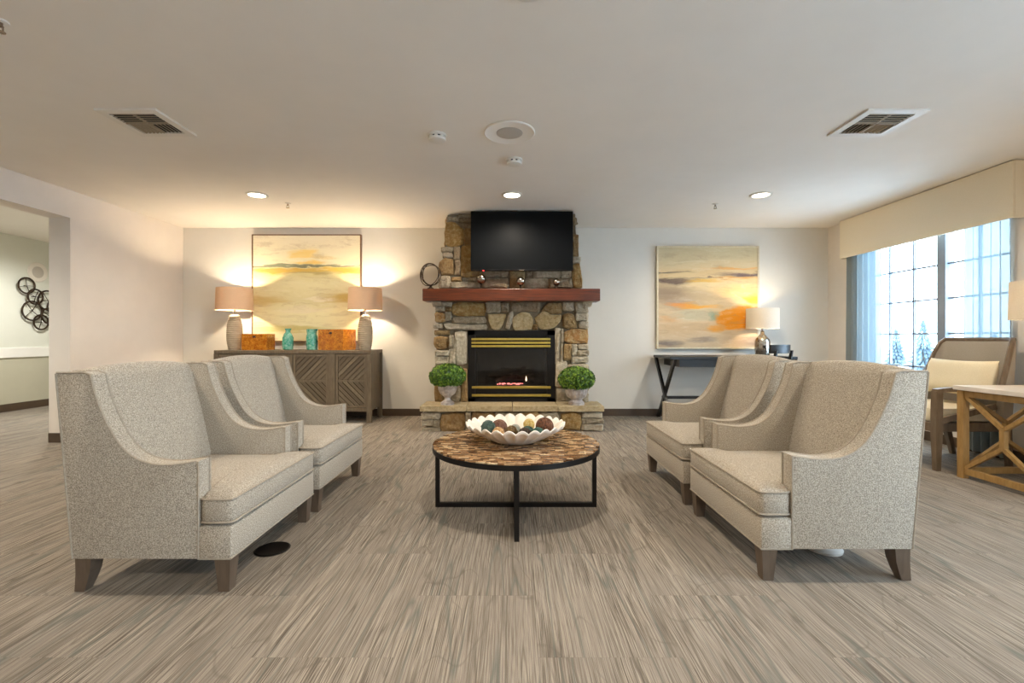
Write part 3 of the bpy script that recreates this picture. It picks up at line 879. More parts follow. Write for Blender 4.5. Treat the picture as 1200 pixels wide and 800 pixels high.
def slats(x0, x1, z0, z1, sgn):
    bm = bmesh.new(); R_ = random.Random(3)
    s = math.sqrt(.5); pitch = .052
    cs = [x * s * sgn + z * s for x in (x0, x1) for z in (z0, z1)]
    # slat lines run along (1, sgn): normal (sgn*-1,1)
    cs = [-sgn * x * s + z * s for x in (x0, x1) for z in (z0, z1)]
    c = min(cs)
    while c < max(cs):
        P = clip([(x0, z0), (x1, z0), (x1, z1), (x0, z1)], -sgn * s, s, c + .004)
        if len(P) > 2: P = clip(P, sgn * s, -s, -(c + pitch - .004))
        if len(P) > 2:
            y = R_.uniform(0, .005)
            prism(bm, P, y, .012)
        c += pitch
    return bm
cells = [(-hw + .06, -hw / 2 - .045), (-hw / 2 + .045, -.003), (.003, hw / 2 - .045), (hw / 2 + .045, hw - .06)]
for i, (xa, xb) in enumerate(cells):
    d_ = bpy.data.objects.new('door', None); C.objects.link(d_); d_.parent = sb; d_.location = ((xa + xb) / 2, -hd + .012, 0)
    w = (xb - xa) / 2 - .003; z0, z1 = .205, SZ - .05; zm = (z0 + z1) / 2; f = .035
    bm = bmesh.new()
    B(bm, -w, -w + f, 0, .02, z0, z1); B(bm, w - f, w, 0, .02, z0, z1); B(bm, -w + f, w - f, 0, .02, z0, z0 + f); B(bm, -w + f, w - f, 0, .02, z1 - f, z1); B(bm, -w + f, w - f, .002, .02, zm - .018, zm + .018)
    link('door_frame', bm, 'side_wood', d_)
    link('chevron_panel', slats(-w + f, w - f, zm + .018, z1 - f, 1), 'side_slat', d_, (0, .006, 0))
    link('chevron_panel', slats(-w + f, w - f, z0 + f, zm - .018, -1), 'side_slat', d_, (0, .006, 0))

def drum_lamp(name, label, loc, r, zs0, zs1, prof, bodymat, shademat, power, col, group, taper=.96, mod=None, foot=None, n=48):
    t = thing(name, label, 'lamp', loc, 0, group)
    link('lamp_base', lathe(bmesh.new(), prof, n, mod), bodymat, t, smooth=True)
    zt = prof[-1][1]
    link('lamp_neck', lathe(bmesh.new(), [(.012, zt - .005), (.012, zs0 + .06), (.02, zs0 + .06), (.02, zs0 + .11)], 16), 'brass' if foot else 'chrome', t)
    bm = bmesh.new(); th = .003
    lathe(bm, [(r, zs0), (r * taper, zs1), (r * taper - th, zs1), (r - th, zs0), (r, zs0)], 56, close=False)
    sh = link('lamp_shade', bm, shademat, t, smooth=True)
    bm = bmesh.new()
    for k in range(3):
        a = 2 * PI * k / 3
        bar(bm, (.01 * math.cos(a), .01 * math.sin(a), zs1 - .03), ((r * taper - .004) * math.cos(a), (r * taper - .004) * math.sin(a), zs1 - .012), .004)
    link('spider', bm, 'chrome', sh)
    l = bpy.data.lights.new('bulb', 'POINT'); l.energy = power; l.color = col; l.shadow_soft_size = .04
    o = bpy.data.objects.new('bulb', l); C.objects.link(o); o.parent = t; o.location = (0, 0, (zs0 + zs1) / 2 + .02)
    link('light_bulb', lathe(bmesh.new(), [(.012, zs0 + .11), (.026, zs0 + .145), (.03, zs0 + .17), (.02, zs0 + .195), (.004, zs0 + .2)], 16, ), MAT['bulb'], t, smooth=True)
    return t
MAT['bulb'] = emit('bulb_glass', (1, .8, .55, 1), 6.)
# ribbed ceramic profile
pr = [(.075, 0), (.08, .008), (.08, .02)]
nr = 17
for i in range(nr * 4 + 1):
    t_ = i / (nr * 4); z = .02 + .46 * t_
    r = .068 + .034 * math.sin(PI * min(1, t_ * .95 + .04)) ** .8 + .008 * abs(math.sin(nr * PI * t_)) - .012 * t_
    pr.append((r, z))
pr += [(.055, .49), (.02, .50)]
ZL0, ZL1 = 1.15 + (396 - 363.5) * 6.45 / F - SZ, 1.15 + (396 - 337.5) * 6.45 / F - SZ
xl1 = (274 - 600) * 6.45 / F; xl2 = (427.5 - 600) * 6.45 / F
def lampat(x, lb): drum_lamp('table_lamp', lb, (x, 6.47, SZ), .235, ZL0, ZL1, pr, 'rib_ceramic', 'shade_tan', LAMP_POWER, LAMP_COL, 'ribbed lamps on the sideboard')
lampat(xl1, 'ribbed ceramic lamp with tan drum shade at left end of sideboard')
lampat(xl2, 'ribbed ceramic lamp with tan drum shade at right end of sideboard')

def shell_box(label, x, y, w, d, h, rz):
    t = thing('lidded_box', label, 'box', (x, y, SZ), rz, 'amber shell boxes')
    link('box_body', box(-w / 2, w / 2, -d / 2, d / 2, 0, h * .8), 'amber', t)
    link('lid', box(-w / 2, w / 2, -d / 2, d / 2, h * .8 + .0006, h), 'amber', t)
    bm = cyl(bmesh.new(), .012, -.012, 0, 14, Matrix.Translation((0, -d / 2, h * .82)) @ Matrix.Rotation(-PI / 2, 4, 'X'))
    B(bm, -.02, .02, -d / 2 - .004, -d / 2, h * .77, h * .87)
    link('clasp', bm, 'bronze', t)
shell_box('smaller amber shell box with dark clasp beside the left lamp', (303 - 600) * 6.42 / F, 6.42, .345, .22, .222, 0)
shell_box('larger amber shell box turned towards the right lamp', (394 - 600) * 6.42 / F, 6.46, .39, .30, .285, -.25)

def vase(label, x, prof, seed):
    def mod(a, r, z):
        return r * (1 + .05 * math.sin(5 * a + z * 40) * (1 if z > .02 else 0)), z
    o = link('glass_vase', lathe(bmesh.new(), prof, 36, mod), 'teal', None, (x, 6.42, SZ), smooth=True)
    tag(o, label, 'vase', 'teal glass vases')
vase('teal glass bottle vase with narrow neck next to the smaller amber box', (337.5 - 600) * 6.42 / F, [(.05, 0), (.066, .01), (.072, .08), (.07, .17), (.05, .225), (.034, .24), (.032, .27), (.042, .285), (.042, .298), (.026, .298), (.024, .26), (.03, .235), (.05, .2)], 1)
vase('teal glass jar vase with wide mouth next to the larger amber box', (365.5 - 600) * 6.42 / F, [(.06, 0), (.07, .01), (.074, .1), (.07, .19), (.062, .22), (.066, .25), (.074, .29), (.068, .29), (.06, .25), (.055, .2)], 2)

# ------------------------------------------------------------------ paintings
def paint_base(name, w, h):
    t = NT(name); p = t.sep(t.obj())
    u = t.math('ADD', t.math('DIVIDE', p[0], w), .5); v = t.math('DIVIDE', p[2], h)
    n1 = t.noise(t.comb(t.math('MULTIPLY', u, 3.), t.math('MULTIPLY', v, 16.), 2.), 1., 5., .6, .4)
    n2 = t.noise(t.comb(t.math('MULTIPLY', u, 5.), t.math('MULTIPLY', v, 9.), 7.), 1., 4., .6, .8)
    vv = t.math('ADD', v, t.math('MULTIPLY', t.math('SUBTRACT', n1, .5), .13))
    uu = t.math('ADD', u, t.math('MULTIPLY', t.math('SUBTRACT', n2, .5), .30))
    t.n1, t.n2, t.u, t.v, t.uu, t.vv = n1, n2, u, v, uu, vv
    def blob(c, col, cu, cv, ru, rv, k=1., soft=.2):
        a = t.math('DIVIDE', t.math('SUBTRACT', uu, cu), ru); b = t.math('DIVIDE', t.math('SUBTRACT', vv, cv), rv)
        d = t.math('SQRT', t.math('ADD', t.math('MULTIPLY', a, a), t.math('MULTIPLY', b, b)))
        return t.mix(t.rng(d, 1., soft, 0., k, True), c, lin(col))
    t.blob = blob
    def finish(c):
        n3 = t.noise(t.comb(t.math('MULTIPLY', uu, 4.), t.math('MULTIPLY', vv, 22.), 11.), 1., 6., .7, .6)
        c = t.mix(t.rng(n3, .52, .70, 0, .45), c, lin('a68d70')); c = t.mix(t.rng(n3, .46, .30, 0, .25), c, lin('f0e6cc'))
        t.base(c); t.set(.6)
    t.finish = finish
    t.bump(t.noise(t.comb(t.math('MULTIPLY', u, 40.), t.math('MULTIPLY', v, 160.), 0.), 1., 3.), .15, .003)
    return t
def painting(name, label, x0, x1, z0, z1, mat, frame, fw, dep, fd):
    w, h = x1 - x0, z1 - z0
    t = thing(name, label, 'painting', ((x0 + x1) / 2, YB, z0), 0)
    link('canvas', box(-w / 2 + fw * .8, w / 2 - fw * .8, -dep + fd, -.012, fw * .8, h - fw * .8), mat, t)
    for q in ((-w / 2, w / 2, 0, fw), (-w / 2, w / 2, h - fw, h), (-w / 2, -w / 2 + fw, fw, h - fw), (w / 2 - fw, w / 2, fw, h - fw)):
        link('frame_rail', box(q[0], q[1], -dep, -.004, q[2], q[3]), frame, t)
def pw(x, y): return ((x - 600) * 6.77 / F, EYE - (y - HOR) * 6.77 / F)
a = pw(295, 400.5); b = pw(423, 274.5)
t = paint_base('seascape_paint', b[0] - a[0], b[1] - a[1])
c = t.ramp(t.vv, [(0., lin('e0d6aa')), (.28, lin('dfd5a6')), (.38, lin('cdc192')), (.55, lin('dcd1a4')), (.66, lin('d6c98c')), (.70, lin('e8deba')), (1., lin('eee5cc'))])
c = t.blob(c, 'c9a23a', .3, .665, .55, .035, .9); c = t.blob(c, 'd0ab3c', .8, .67, .4, .035, .9); c = t.blob(c, 'a8935a', .5, .64, .45, .02, .7)
c = t.blob(c, '7d836a', .45, .705, .8, .018, .95, .5); c = t.blob(c, '6d6f55', .55, .70, .3, .012, .8)
c = t.blob(c, 'edcf7c', .45, .82, .20, .06, .9); c = t.blob(c, 'e8c264', .52, .735, .22, .025, .9); c = t.blob(c, 'ecd694', .65, .79, .22, .03, .6)
c = t.blob(c, 'b8973f', .85, .41, .3, .07, .8); c = t.blob(c, 'bda060', .12, .38, .35, .05, .7)
c = t.blob(c, 'ded0b0', .5, .30, .35, .04, .8); c = t.blob(c, 'e5dac2', .62, .40, .2, .03, .6); c = t.blob(c, 'b7a84c', .35, .12, .5, .05, .6)
t.finish(c)
painting('seascape_painting', 'wide golden abstract seascape painting above the sideboard', a[0], b[0], a[1], b[1], t.m, 'copper_frame', .014, .055, .008)
a = pw(770, 408.5); b = pw(890, 288)
t = paint_base('abstract_paint', b[0] - a[0], b[1] - a[1])
c = t.ramp(t.vv, [(0., lin('c2ac8c')), (.25, lin('d3b991')), (.5, lin('d0b68a')), (.62, lin('ddc594')), (.75, lin('cfb384')), (.85, lin('cdbb94')), (1., lin('c6b893'))])
c = t.blob(c, 'c4a47c', .3, .2, .5, .1, .7); c = t.blob(c, 'b69c7c', .25, .5, .5, .12, .7)
c = t.blob(c, '8f7860', .08, .55, .35, .15, .85); c = t.blob(c, 'a08a78', .2, .42, .35, .08, .6)
c = t.blob(c, '5f4a40', .1, .66, .5, .04, .95); c = t.blob(c, '645052', .95, .72, .55, .04, .95); c = t.blob(c, '4f443e', .1, .745, .35, .014, .9); c = t.blob(c, '5f5049', .6, .69, .6, .008, .8)
c = t.blob(c, 'dfa050', .75, .79, .4, .02, .8); c = t.blob(c, 'd99a4a', .8, .69, .35, .02, .7); c = t.blob(c, 'e0ac3c', .45, .66, .25, .03, .7)
c = t.blob(c, 'eec27c', .8, .56, .35, .1, .6); c = t.blob(c, 'e8a428', .38, .415, .34, .035, .9); c = t.blob(c, 'de8d3c', .2, .42, .2, .025, .7)
c = t.blob(c, 'b8b092', .35, .33, .35, .07, .8); c = t.blob(c, '8a9a80', .57, .32, .1, .07, .9); c = t.blob(c, 'cf9a68', .12, .30, .15, .04, .6)
c = t.blob(c, 'e8960a', .84, .30, .30, .14, 1., .7); c = t.blob(c, 'e0961a', .58, .2, .16, .05, .9); c = t.blob(c, 'eda90a', .97, .48, .14, .09, .9)
c = t.blob(c, '776a62', .1, .05, .25, .05, .9); c = t.blob(c, '86766c', .45, .08, .2, .04, .7); c = t.blob(c, '9c8676', .9, .07, .3, .08, .7)
t.finish(c)
MAT['champagne'] = mottled('champagne_frame', 'd9ccae', 'cdbf9f', 20., .4, .3)
painting('abstract_painting', 'square abstract painting with orange patch above the desk', a[0], b[0], a[1], b[1], t.m, 'champagne', .022, .05, .008)

# ================================================================== DESK, lamp, desk chair
DX0, DX1, DY0, DY1, DZ = 2.08, 3.76, 6.06, 6.78, .905
dk = thing('writing_desk', 'black wooden desk with crossed legs under the square painting', 'desk', ((DX0 + DX1) / 2, (DY0 + DY1) / 2, 0))
hw, hd = (DX1 - DX0) / 2, (DY1 - DY0) / 2
link('desk_top', box(-hw, hw, -hd, hd, DZ - .035, DZ, bev=.004), 'black_wood', dk)
link('apron', box(-hw + .14, hw - .14, -hd + .05, hd - .05, DZ - .14, DZ - .035), 'black_wood', dk)
for s in (-1, 1):
    for q in (-1, 1):
        bm = bmesh.new(); xx = s * (hw - .05) + (.018 if q > 0 else -.018)
        P = [(-q * (hd - .02) - .035, DZ - .035), (-q * (hd - .02) + .035, DZ - .035), (q * (hd - .02) + .035, 0), (q * (hd - .02) - .035, 0)]
        link('cross_leg', prism(bm, P, xx - .017, xx + .017, 'x'), 'black_wood', dk)
link('stretcher', box(-hw + .05, hw - .05, .10, .14, .29, .33), 'black_wood', dk)
gp = [(.085, 0), (.092, .012), (.092, .03), (.10, .06), (.10, .19), (.092, .225), (.06, .265), (.03, .30), (.022, .335), (.03, .345), (.012, .35)]
MAT['mercury'] = mottled('mercury_glass', 'd8d2c8', '9d8f80', 18., .12, 1.)
zl0 = 1.15 + (396 - 385) * 6.5 / F - DZ; zl1 = 1.15 + (396 - 361.5) * 6.5 / F - DZ
drum_lamp('desk_lamp', 'silver glass bottle lamp with white drum shade on the desk', ((893.5 - 600) * 6.5 / F, 6.5, DZ), .212, zl0, zl1, gp, 'mercury', 'shade_white', 30., (1, .78, .5), None, .99)
ch = thing('desk_chair', 'black desk chair with curved back rail pushed to the desk', 'chair', (3.33, 6.12, 0), .6)
link('seat', box(-.22, .22, -.21, .21, .47, .50, bev=.008), 'black_wood', ch)
for sx in (-1, 1):
    link('leg', loft(bmesh.new(), [[(sx * .2 + a_ * r, .18 + b_ * r, z) for a_, b_ in ((-1, -1), (1, -1), (1, 1), (-1, 1))] for r, z in ((.014, 0), (.02, .47))]), 'black_wood', ch)
    link('leg', loft(bmesh.new(), [[(sx * .2 + a_ * r, y_ + b_ * r, z) for a_, b_ in ((-1, -1), (1, -1), (1, 1), (-1, 1))] for r, z, y_ in ((.014, 0, -.22), (.02, .47, -.19), (.016, .99, -.27))]), 'black_wood', ch)
bm = bmesh.new(); rg = []
for i in range(17):
    t_ = i / 16 * 2 - 1; x_ = t_ * .235; y_ = -.30 + .09 * t_ * t_
    zb_ = .955 + .0 * t_; zt_ = 1.065
    rg.append([(x_, y_ - .012, zb_), (x_, y_ + .012, zb_), (x_, y_ + .004, zt_), (x_, y_ - .018, zt_)])
link('back_rail', loft(bm, rg), 'black_wood', ch, smooth=True)

# ================================================================== ARMCHAIRS
def armchair(label):
    t = thing('armchair', label, 'armchair', (0, 0, 0), 0, 'grey tweed armchairs')
    HWD = .437; AW = .085                                   # half width, arm thickness
    u0 = .40
    X = lambda u: u0 - u
    slope = catmull([(.147, .597, 0), (.284, .580, 0), (.393, .594, 0), (.48, .648, 0), (.546, .743, 0), (.604, .873, 0), (.633, .985, 0)], 5)
    prof = [(X(.147), .155)] + [(X(p.x), p.y) for p in slope] + [(X(.66), .995), (X(.79), .995), (X(.715), .155)]
    for s in (-1, 1):
        a_, b_ = (HWD - AW, HWD) if s > 0 else (-HWD, -HWD + AW)
        sd = link('side_panel', prism(bmesh.new(), prof, a_, b_, 'y', bev=.012), 'tweed', t, smooth=True)
        for yy in (a_ + .004, b_ - .004):
            pts = [(X(.147) - .002, yy, .16)] + [(X(p.x) , yy, p.y - .001) for p in slope] + [(X(.66), yy, .995), (X(.785), yy, .994)]
            link('piping', tube(bmesh.new(), pts, .0055, 6), 'piping', sd, smooth=True)
        bp = [(X(.787), s * (HWD - .003), .99), (X(.713), s * (HWD - .003), .16)]
        link('piping', tube(bmesh.new(), bp, .005, 6), 'piping', sd, smooth=True)
    bm = box(X(.15), X(.0), -HWD, HWD, .155, .305, bev=.014); B(bm, X(.70), X(.149), -HWD + AW, HWD - AW, .165, .305)
    sf = link('seat_base', bm, 'tweed', t, smooth=True)
    e = HWD - .004
    link('piping', tube(bmesh.new(), [(X(.15), -e, .158), (X(.004), -e, .158), (X(.004), e, .158), (X(.15), e, .158)], .005, 6), 'piping', sf, smooth=True)
    # T cushion
    hw1, hw2 = HWD - .004, HWD - AW - .003
    T = [(X(-.004), -hw1), (X(.143), -hw1), (X(.143), -hw2), (X(.62), -hw2), (X(.62), hw2), (X(.143), hw2), (X(.143), hw1), (X(-.004), hw1)]
    pts = []
    for i in range(len(T)):
        p, q, z = Vector(T[i]), Vector(T[(i + 1) % len(T)]), Vector(T[i - 1])
        c = .028
        e1 = p + (z - p).normalized() * c; e2 = p + (q - p).normalized() * c
        pts += [e1, (e1 + e2) * .25 + p * .5, e2]
        L = (q - p).length; k = int(L / .09)
        for j in range(1, k): pts.append(e2.lerp(q + (p - q).normalized() * c, j / k))
    cx = X(.22)
    def ring(s, z, ins=0.):
        o = []
        for p in pts:
            d = Vector((p.x - cx, p.y)); L = d.length
            d = d * s * max(.1, 1 - ins / L)
            o.append((cx + d.x, d.y, z))
        return o
    crown = lambda s: .432 + .022 * (1 - s ** 3)
    rings = [ring(1, .312, .05), ring(1, .316, .012), ring(1, .328), ring(1, .41), ring(1, .424, .008), ring(1, .432, .028)] + [ring(s, crown(s)) for s in (.86, .7, .5, .3, .12)]
    cu = link('seat_cushion', loft(bmesh.new(), rings), 'tweed', t, smooth='all')
    for z in (.321, .424): link('piping', tube(bmesh.new(), ring(1.003, z, -.0), .0055, 6, True), 'piping', cu, smooth=True)
    # back: closed loft across the width
    def bprof(t_):
        b = 1 - t_ * t_
        k = 1 - abs(t_) ** 6
        P = [(.60 - .02 * b, .40), (.62 - .035 * b, .52), (.655 - .035 * b, .68), (.69 - .028 * b, .82), (.718 - .016 * b, .93), (.742, .985 + .012 * b), (.772, 1.0 + .022 * b), (.798, .985 + .02 * b), (.803, .95)]
        C_ = catmull([(p[0], p[1], 0) for p in P], 3)
        return [(X(p.x), p.y) for p in C_] + [(X(.722), .16), (X(.70), .16), (X(.66), .40)]
    rings = []
    N = 14
    for i in range(N + 1):
        t_ = -1 + 2 * i / N; y = t_ * (HWD - AW - .001)
        sq = .985 if abs(t_) == 1 else 1
        rings.append([(x_, y, z_) for x_, z_ in bprof(t_ * sq)])
    link('backrest', loft(bmesh.new(), rings), 'tweed', t, smooth=True)
    for s in (-1, 1):
        yy = s * (HWD - .045)
        q = lambda xc, r, z, yc: [(xc + a_ * r, yc + b_ * r, z) for a_, b_ in ((-1, -1), (1, -1), (1, 1), (-1, 1))]
        link('leg', loft(bmesh.new(), [q(X(.045), .024, 0, yy), q(X(.045), .036, .158, yy)]), 'leg_wood', t)
        link('leg', loft(bmesh.new(), [q(X(.702), .022, 0, yy), q(X(.690), .027, .04, yy), q(X(.678), .032, .09, yy), q(X(.672), .036, .158, yy)]), 'leg_wood', t)
    return t
ac = armchair('grey tweed armchair nearest the camera on the left side')
ac.location = (-1.262 - .40, 2.505, 0)
dup(ac, (-1.262 - .40, 3.465, 0), 0, 'grey tweed armchair on the left, in front of the sideboard')
dup(ac, (1.17 + .40, 2.60, 0), PI, 'grey tweed armchair nearest the camera on the right side')
dup(ac, (1.17 + .40, 3.59, 0), PI, 'grey tweed armchair on the right, in front of the desk')

# ================================================================== COFFEE TABLE, bowl, balls
ct = thing('coffee_table', 'round coffee table with brown shell mosaic top on black frame', 'coffee table', (.027, 3.15, 0))
RT = .563
link('table_rim', lathe(bmesh.new(), [(RT - .03, .402), (RT, .402), (RT, .434), (RT - .008, .434), (RT - .008, .43)], 72), 'black_metal', ct, smooth=True)
bm = bmesh.new(); Rm = random.Random(8); y = -RT
while y < RT:
    hh = Rm.uniform(.017, .023); x_ = -RT + Rm.uniform(-.03, 0)
    while x_ < RT:
        w = Rm.uniform(.03, .065)
        P = [(x_ + .0007, y + .0007), (x_ + w - .0007, y + .0007), (x_ + w - .0007, y + hh - .0007), (x_ + .0007, y + hh - .0007)]
        if all(math.hypot(*p) < RT + .02 for p in P):
            out = []
            for p in P:
                L = math.hypot(*p); k = min(1, (RT - .001) / L); out.append((p[0] * k, p[1] * k))
            try: prism(bm, out, .430, .4405 + Rm.uniform(0, .0014), 'z')
            except ValueError: pass
        x_ += w
    y += hh
o = link('mosaic_top', bm, 'shell', ct); o['kind'] = 'stuff'
for ax in (0, 1):
    d = Vector((1, 0, 0)) if ax == 0 else Vector((0, 1, 0)); RL = .535
    for s in (-1, 1):
        bm = bmesh.new(); bar(bm, d * s * RL, d * s * RL + Vector((0, 0, .404)), .028)
        link('leg', bm, 'black_metal', ct)
    bm = bmesh.new(); bar(bm, d * -(RL - .013) + Vector((0, 0, .014 + ax * .0)), d * (RL - .013) + Vector((0, 0, .014)), .028, .0278 + .0002 * ax)
    link('floor_bar', bm, 'black_metal', ct)

BX, BY, BZ = .023, 3.17, .4425
NP = 26
def rimz(a): return abs(math.cos(NP / 2 * a))
prof_o = [(.10, 0), (.135, .002), (.19, .025), (.255, .058), (.31, .090), (.337, .108)]
prof_i = [(.330, .113), (.30, .091), (.245, .062), (.185, .034), (.12, .014), (.02, .012)]
def bowlmod(a, r, z):
    k = max(0, (r - .2) / .137)
    k = min(1, k)
    return r * (1 + .018 * k * rimz(a)), z + .024 * k * rimz(a)
bm = bmesh.new(); lathe(bm, prof_o + prof_i, 26 * 8, bowlmod)
bo = link('scalloped_bowl', bm, 'white_ceramic', None, (BX, BY, BZ), smooth='all')
tag(bo, 'white scalloped bowl of decorative balls on the coffee table', 'bowl')
def ball(x, y, r, c1, c2, label, z=None, woven=True, sc=40.):
    t_ = NT('ball_' + c1); v_ = t_.obj(); n_ = t_.noise(v_, sc * 1.4, 3., .7, 1.5)
    t_.base(t_.mix(t_.rng(n_, .42, .58), lin(c1), lin(c2))); t_.bump(n_, .9, .01); t_.set(.7)
    r *= .90
    d = math.hypot(x, y)
    zi = .014 if d < .12 else .014 + (d - .12) * .36
    rr = random.Random(int(r * 1e5) + int(x * 1e4))
    bm = bmesh.new()
    bmesh.ops.create_icosphere(bm, subdivisions=3, radius=r)
    for v in bm.verts: v.co *= 1 + rr.uniform(-.035, .035)
    if woven:
        for k in range(9):
            M = Matrix.Rotation(rr.uniform(0, PI), 3, 'X') @ Matrix.Rotation(rr.uniform(0, PI), 3, 'Y')
            tube(bm, [M @ Vector((r * 1.01 * math.cos(2 * PI * i / 28), r * 1.01 * math.sin(2 * PI * i / 28), rr.uniform(-.003, .003))) for i in range(28)], .0035, 5, True)
    o = link('decor_ball', bm, t_.m, None, (BX + x, BY + y, BZ + zi + r + .004 + (z or 0)), smooth='all')
    tag(o, label, 'decorative ball', 'decorative balls in the white bowl')
ball(-.185, -.015, .056, '2f4640', '4a5f56', 'dark green ball at the left of the bowl')
ball(-.112, .085, .058, '6b4534', '8a6350', 'reddish brown twig ball behind, left of the bowl centre')
ball(-.115, -.105, .046, 'd9b784', '9b6c3a', 'cream and tan shell ball at the front left of the bowl')
ball(-.03, -.045, .052, '7d6236', '4d3a1c', 'olive brown woven ball near the bowl centre')
ball(.062, -.11, .050, '4a3524', '2c2018', 'dark brown woven ball in front of centre')
ball(.148, -.14, .040, '3f6a5c', '2c4f47', 'teal green ball at the front right of the bowl')
ball(.20, -.02, .064, '7c4f32', '4c2c1a', 'large brown twig ball at the right of the bowl')
ball(.085, .0, .046, '2f4a44', '3f5c50', 'dark green ball between the brown balls')
ball(.0, .12, .042, 'a9a9a0', '8c9490', 'pale grey ball at the back of the bowl', woven=False)
ball(.10, .16, .046, 'd6c48c', 'b8963c', 'cream and gold shell ball at the back right of the bowl', woven=False)

# ================================================================== RIGHT CORNER: lounge chair, pillow, side table, lamp
lc = thing('lounge_chair', 'wood framed barrel lounge chair with grey back by the window', 'chair', (4.06, 4.34, 0), PI)
WD = .335
def q4(x_, y_, r, z): return [(x_ + a_ * r, y_ + b_ * r, z) for a_, b_ in ((-1, -1), (1, -1), (1, 1), (-1, 1))]
for s in (-1, 1):
    link('leg', loft(bmesh.new(), [q4(.37, s * WD, .02, 0), q4(.37, s * WD, .03, .36), q4(.365, s * WD, .028, .69)]), 'chair_wood', lc)
    link('leg', loft(bmesh.new(), [q4(-.34, s * .26, .018, 0), q4(-.28, s * .29, .028, .36)]), 'chair_wood', lc)
    ap = catmull([(.385, s * WD, .69), (.25, s * (WD + .01), .705), (.05, s * (WD + .02), .70), (-.06, s * (WD + .02), .72)], 5)
    bm = bmesh.new(); loft(bm, [[(p.x, p.y - .03, p.z - .018), (p.x, p.y + .03, p.z - .018), (p.x, p.y + .026, p.z + .018), (p.x, p.y - .026, p.z + .018)] for p in ap])
    link('arm', bm, 'chair_wood', lc, smooth=True)
    bm = bmesh.new(); bar(bm, (.37, s * WD, .42), (-.12, s * (WD + .015), .56), .03, .05)
    link('side_rail', bm, 'chair_wood', lc)
bm = box(-.30, .39, -WD + .02, WD - .02, .33, .41, bev=.01)
link('seat_frame', bm, 'chair_wood', lc)
link('seat_cushion', box(-.27, .38, -WD + .03, WD - .03, .41, .54, bev=.035), 'cream_fabric', lc, smooth=True)
# barrel back shell
def plan(t_):
    a = t_ * 1.35
    return (-.02 - .38 * math.cos(a) ** .8 if math.cos(a) > 0 else -.02, .36 * math.sin(a) / math.sin(1.35))
rg = []; N = 28; top = []
for i in range(N + 1):
    t_ = -1 + 2 * i / N; x_, y_ = plan(t_)
    tz = 1.135 if abs(t_) < .72 else 1.135 - .40 * ((abs(t_) - .72) / .28) ** 1.7
    nx, ny = (x_ + .05), y_; L = math.hypot(nx, ny) or 1; nx /= L; ny /= L
    zb_ = .36; lean = .06
    def at(z, off): return (x_ + nx * off - lean * (z - .36) * (1 if x_ < -.05 else .3), y_ + ny * off, z)
    rg.append([at(zb_, .0), at(zb_ + (tz - zb_) * .5, -.02), at(tz - .02, -.005), at(tz, .012), at(tz - .02, .035), at(zb_, .04)])
    top.append(Vector(at(tz, .014)))
link('back_shell', loft(bmesh.new(), rg), 'upholstery', lc, smooth=True)
link('back_frame', tube(bmesh.new(), top, .022, 8), 'chair_wood', lc, smooth=True)

# pillow
bm = bmesh.new(); n = 18; g0, g1 = [], []
for i in range(n + 1):
    r0, r1 = [], []
    for j in range(n + 1):
        u, v = -1 + 2 * i / n, -1 + 2 * j / n
        k = ((1 - u ** 4) * (1 - v ** 4)) ** .55
        pin = 1 - .06 * (1 - abs(u)) * abs(v) ** 3 ; pv = 1 - .08 * (1 - u * u) * abs(v) ** 4; pu = 1 - .06 * (1 - v * v) * abs(u) ** 4
        th = .105 * k + .004
        r0.append(bm.verts.new((-th, u * .32 * pu, v * .17 * pv))); r1.append(bm.verts.new((th, u * .32 * pu, v * .17 * pv)))
    g0.append(r0); g1.append(r1)
for i in range(n):
    for j in range(n):
        bm.faces.new((g0[i][j], g0[i + 1][j], g0[i + 1][j + 1], g0[i][j + 1])); bm.faces.new((g1[i][j], g1[i][j + 1], g1[i + 1][j + 1], g1[i + 1][j]))
for i in range(n):
    bm.faces.new((g0[i][0], g1[i][0], g1[i + 1][0], g0[i + 1][0])); bm.faces.new((g0[i][n], g0[i + 1][n], g1[i + 1][n], g1[i][n]))
    bm.faces.new((g0[0][i], g0[0][i + 1], g1[0][i + 1], g1[0][i])); bm.faces.new((g0[n][i], g1[n][i], g1[n][i + 1], g0[n][i + 1]))
o = link('throw_pillow', bm, 'cream_fabric', None, (4.17, 4.30, .785), smooth='all', rot=(0, .22, 0))
tag(o, 'cream rectangular throw pillow leaning on the lounge chair', 'pillow')

st = thing('side_table', 'oak side table with lattice sides and pale stone top', 'side table', (4.08, 3.49, 0))
hx, hy = .40, .36
link('stone_top', box(-hx, hx, -hy, hy, .722, .758, bev=.004), 'marble', st)
for sx in (-1, 1):
    for sy in (-1, 1):
        xa, ya = sx * (hx - .045), sy * (hy - .045)
        link('leg', box(xa - .026, xa + .026, ya - .026, ya + .026, 0, .722), 'oak', st)
def lattice(p, q, side):
    """p, q: bottom corners of one side (xy)."""
    p, q = Vector((*p, 0)), Vector((*q, 0)); m = (p + q) / 2; Z = Vector((0, 0, 1))
    for z in (.06, .695):
        bm = bmesh.new(); bar(bm, p + Z * z, q + Z * z, .03, .05); link('rail', bm, 'oak', st)
    bm = bmesh.new(); bar(bm, m + Z * .30, m + Z * .46, .035); link('lattice_post', bm, 'oak', st)
    for e_ in (p, q):
        bm = bmesh.new(); bar(bm, e_ + Z * .68, m + Z * .45, .028); link('lattice_brace', bm, 'oak', st)
        bm = bmesh.new(); bar(bm, e_ + Z * .08, m + Z * .31, .028); link('lattice_brace', bm, 'oak', st)
ex, ey = hx - .045, hy - .045
lattice((-ex, ey - .02), (-ex, -ey + .02), 0); lattice((ex, ey - .02), (ex, -ey + .02), 0)
lattice((-ex + .02, ey), (ex - .02, ey), 0); lattice((-ex + .02, -ey), (ex - .02, -ey), 0)
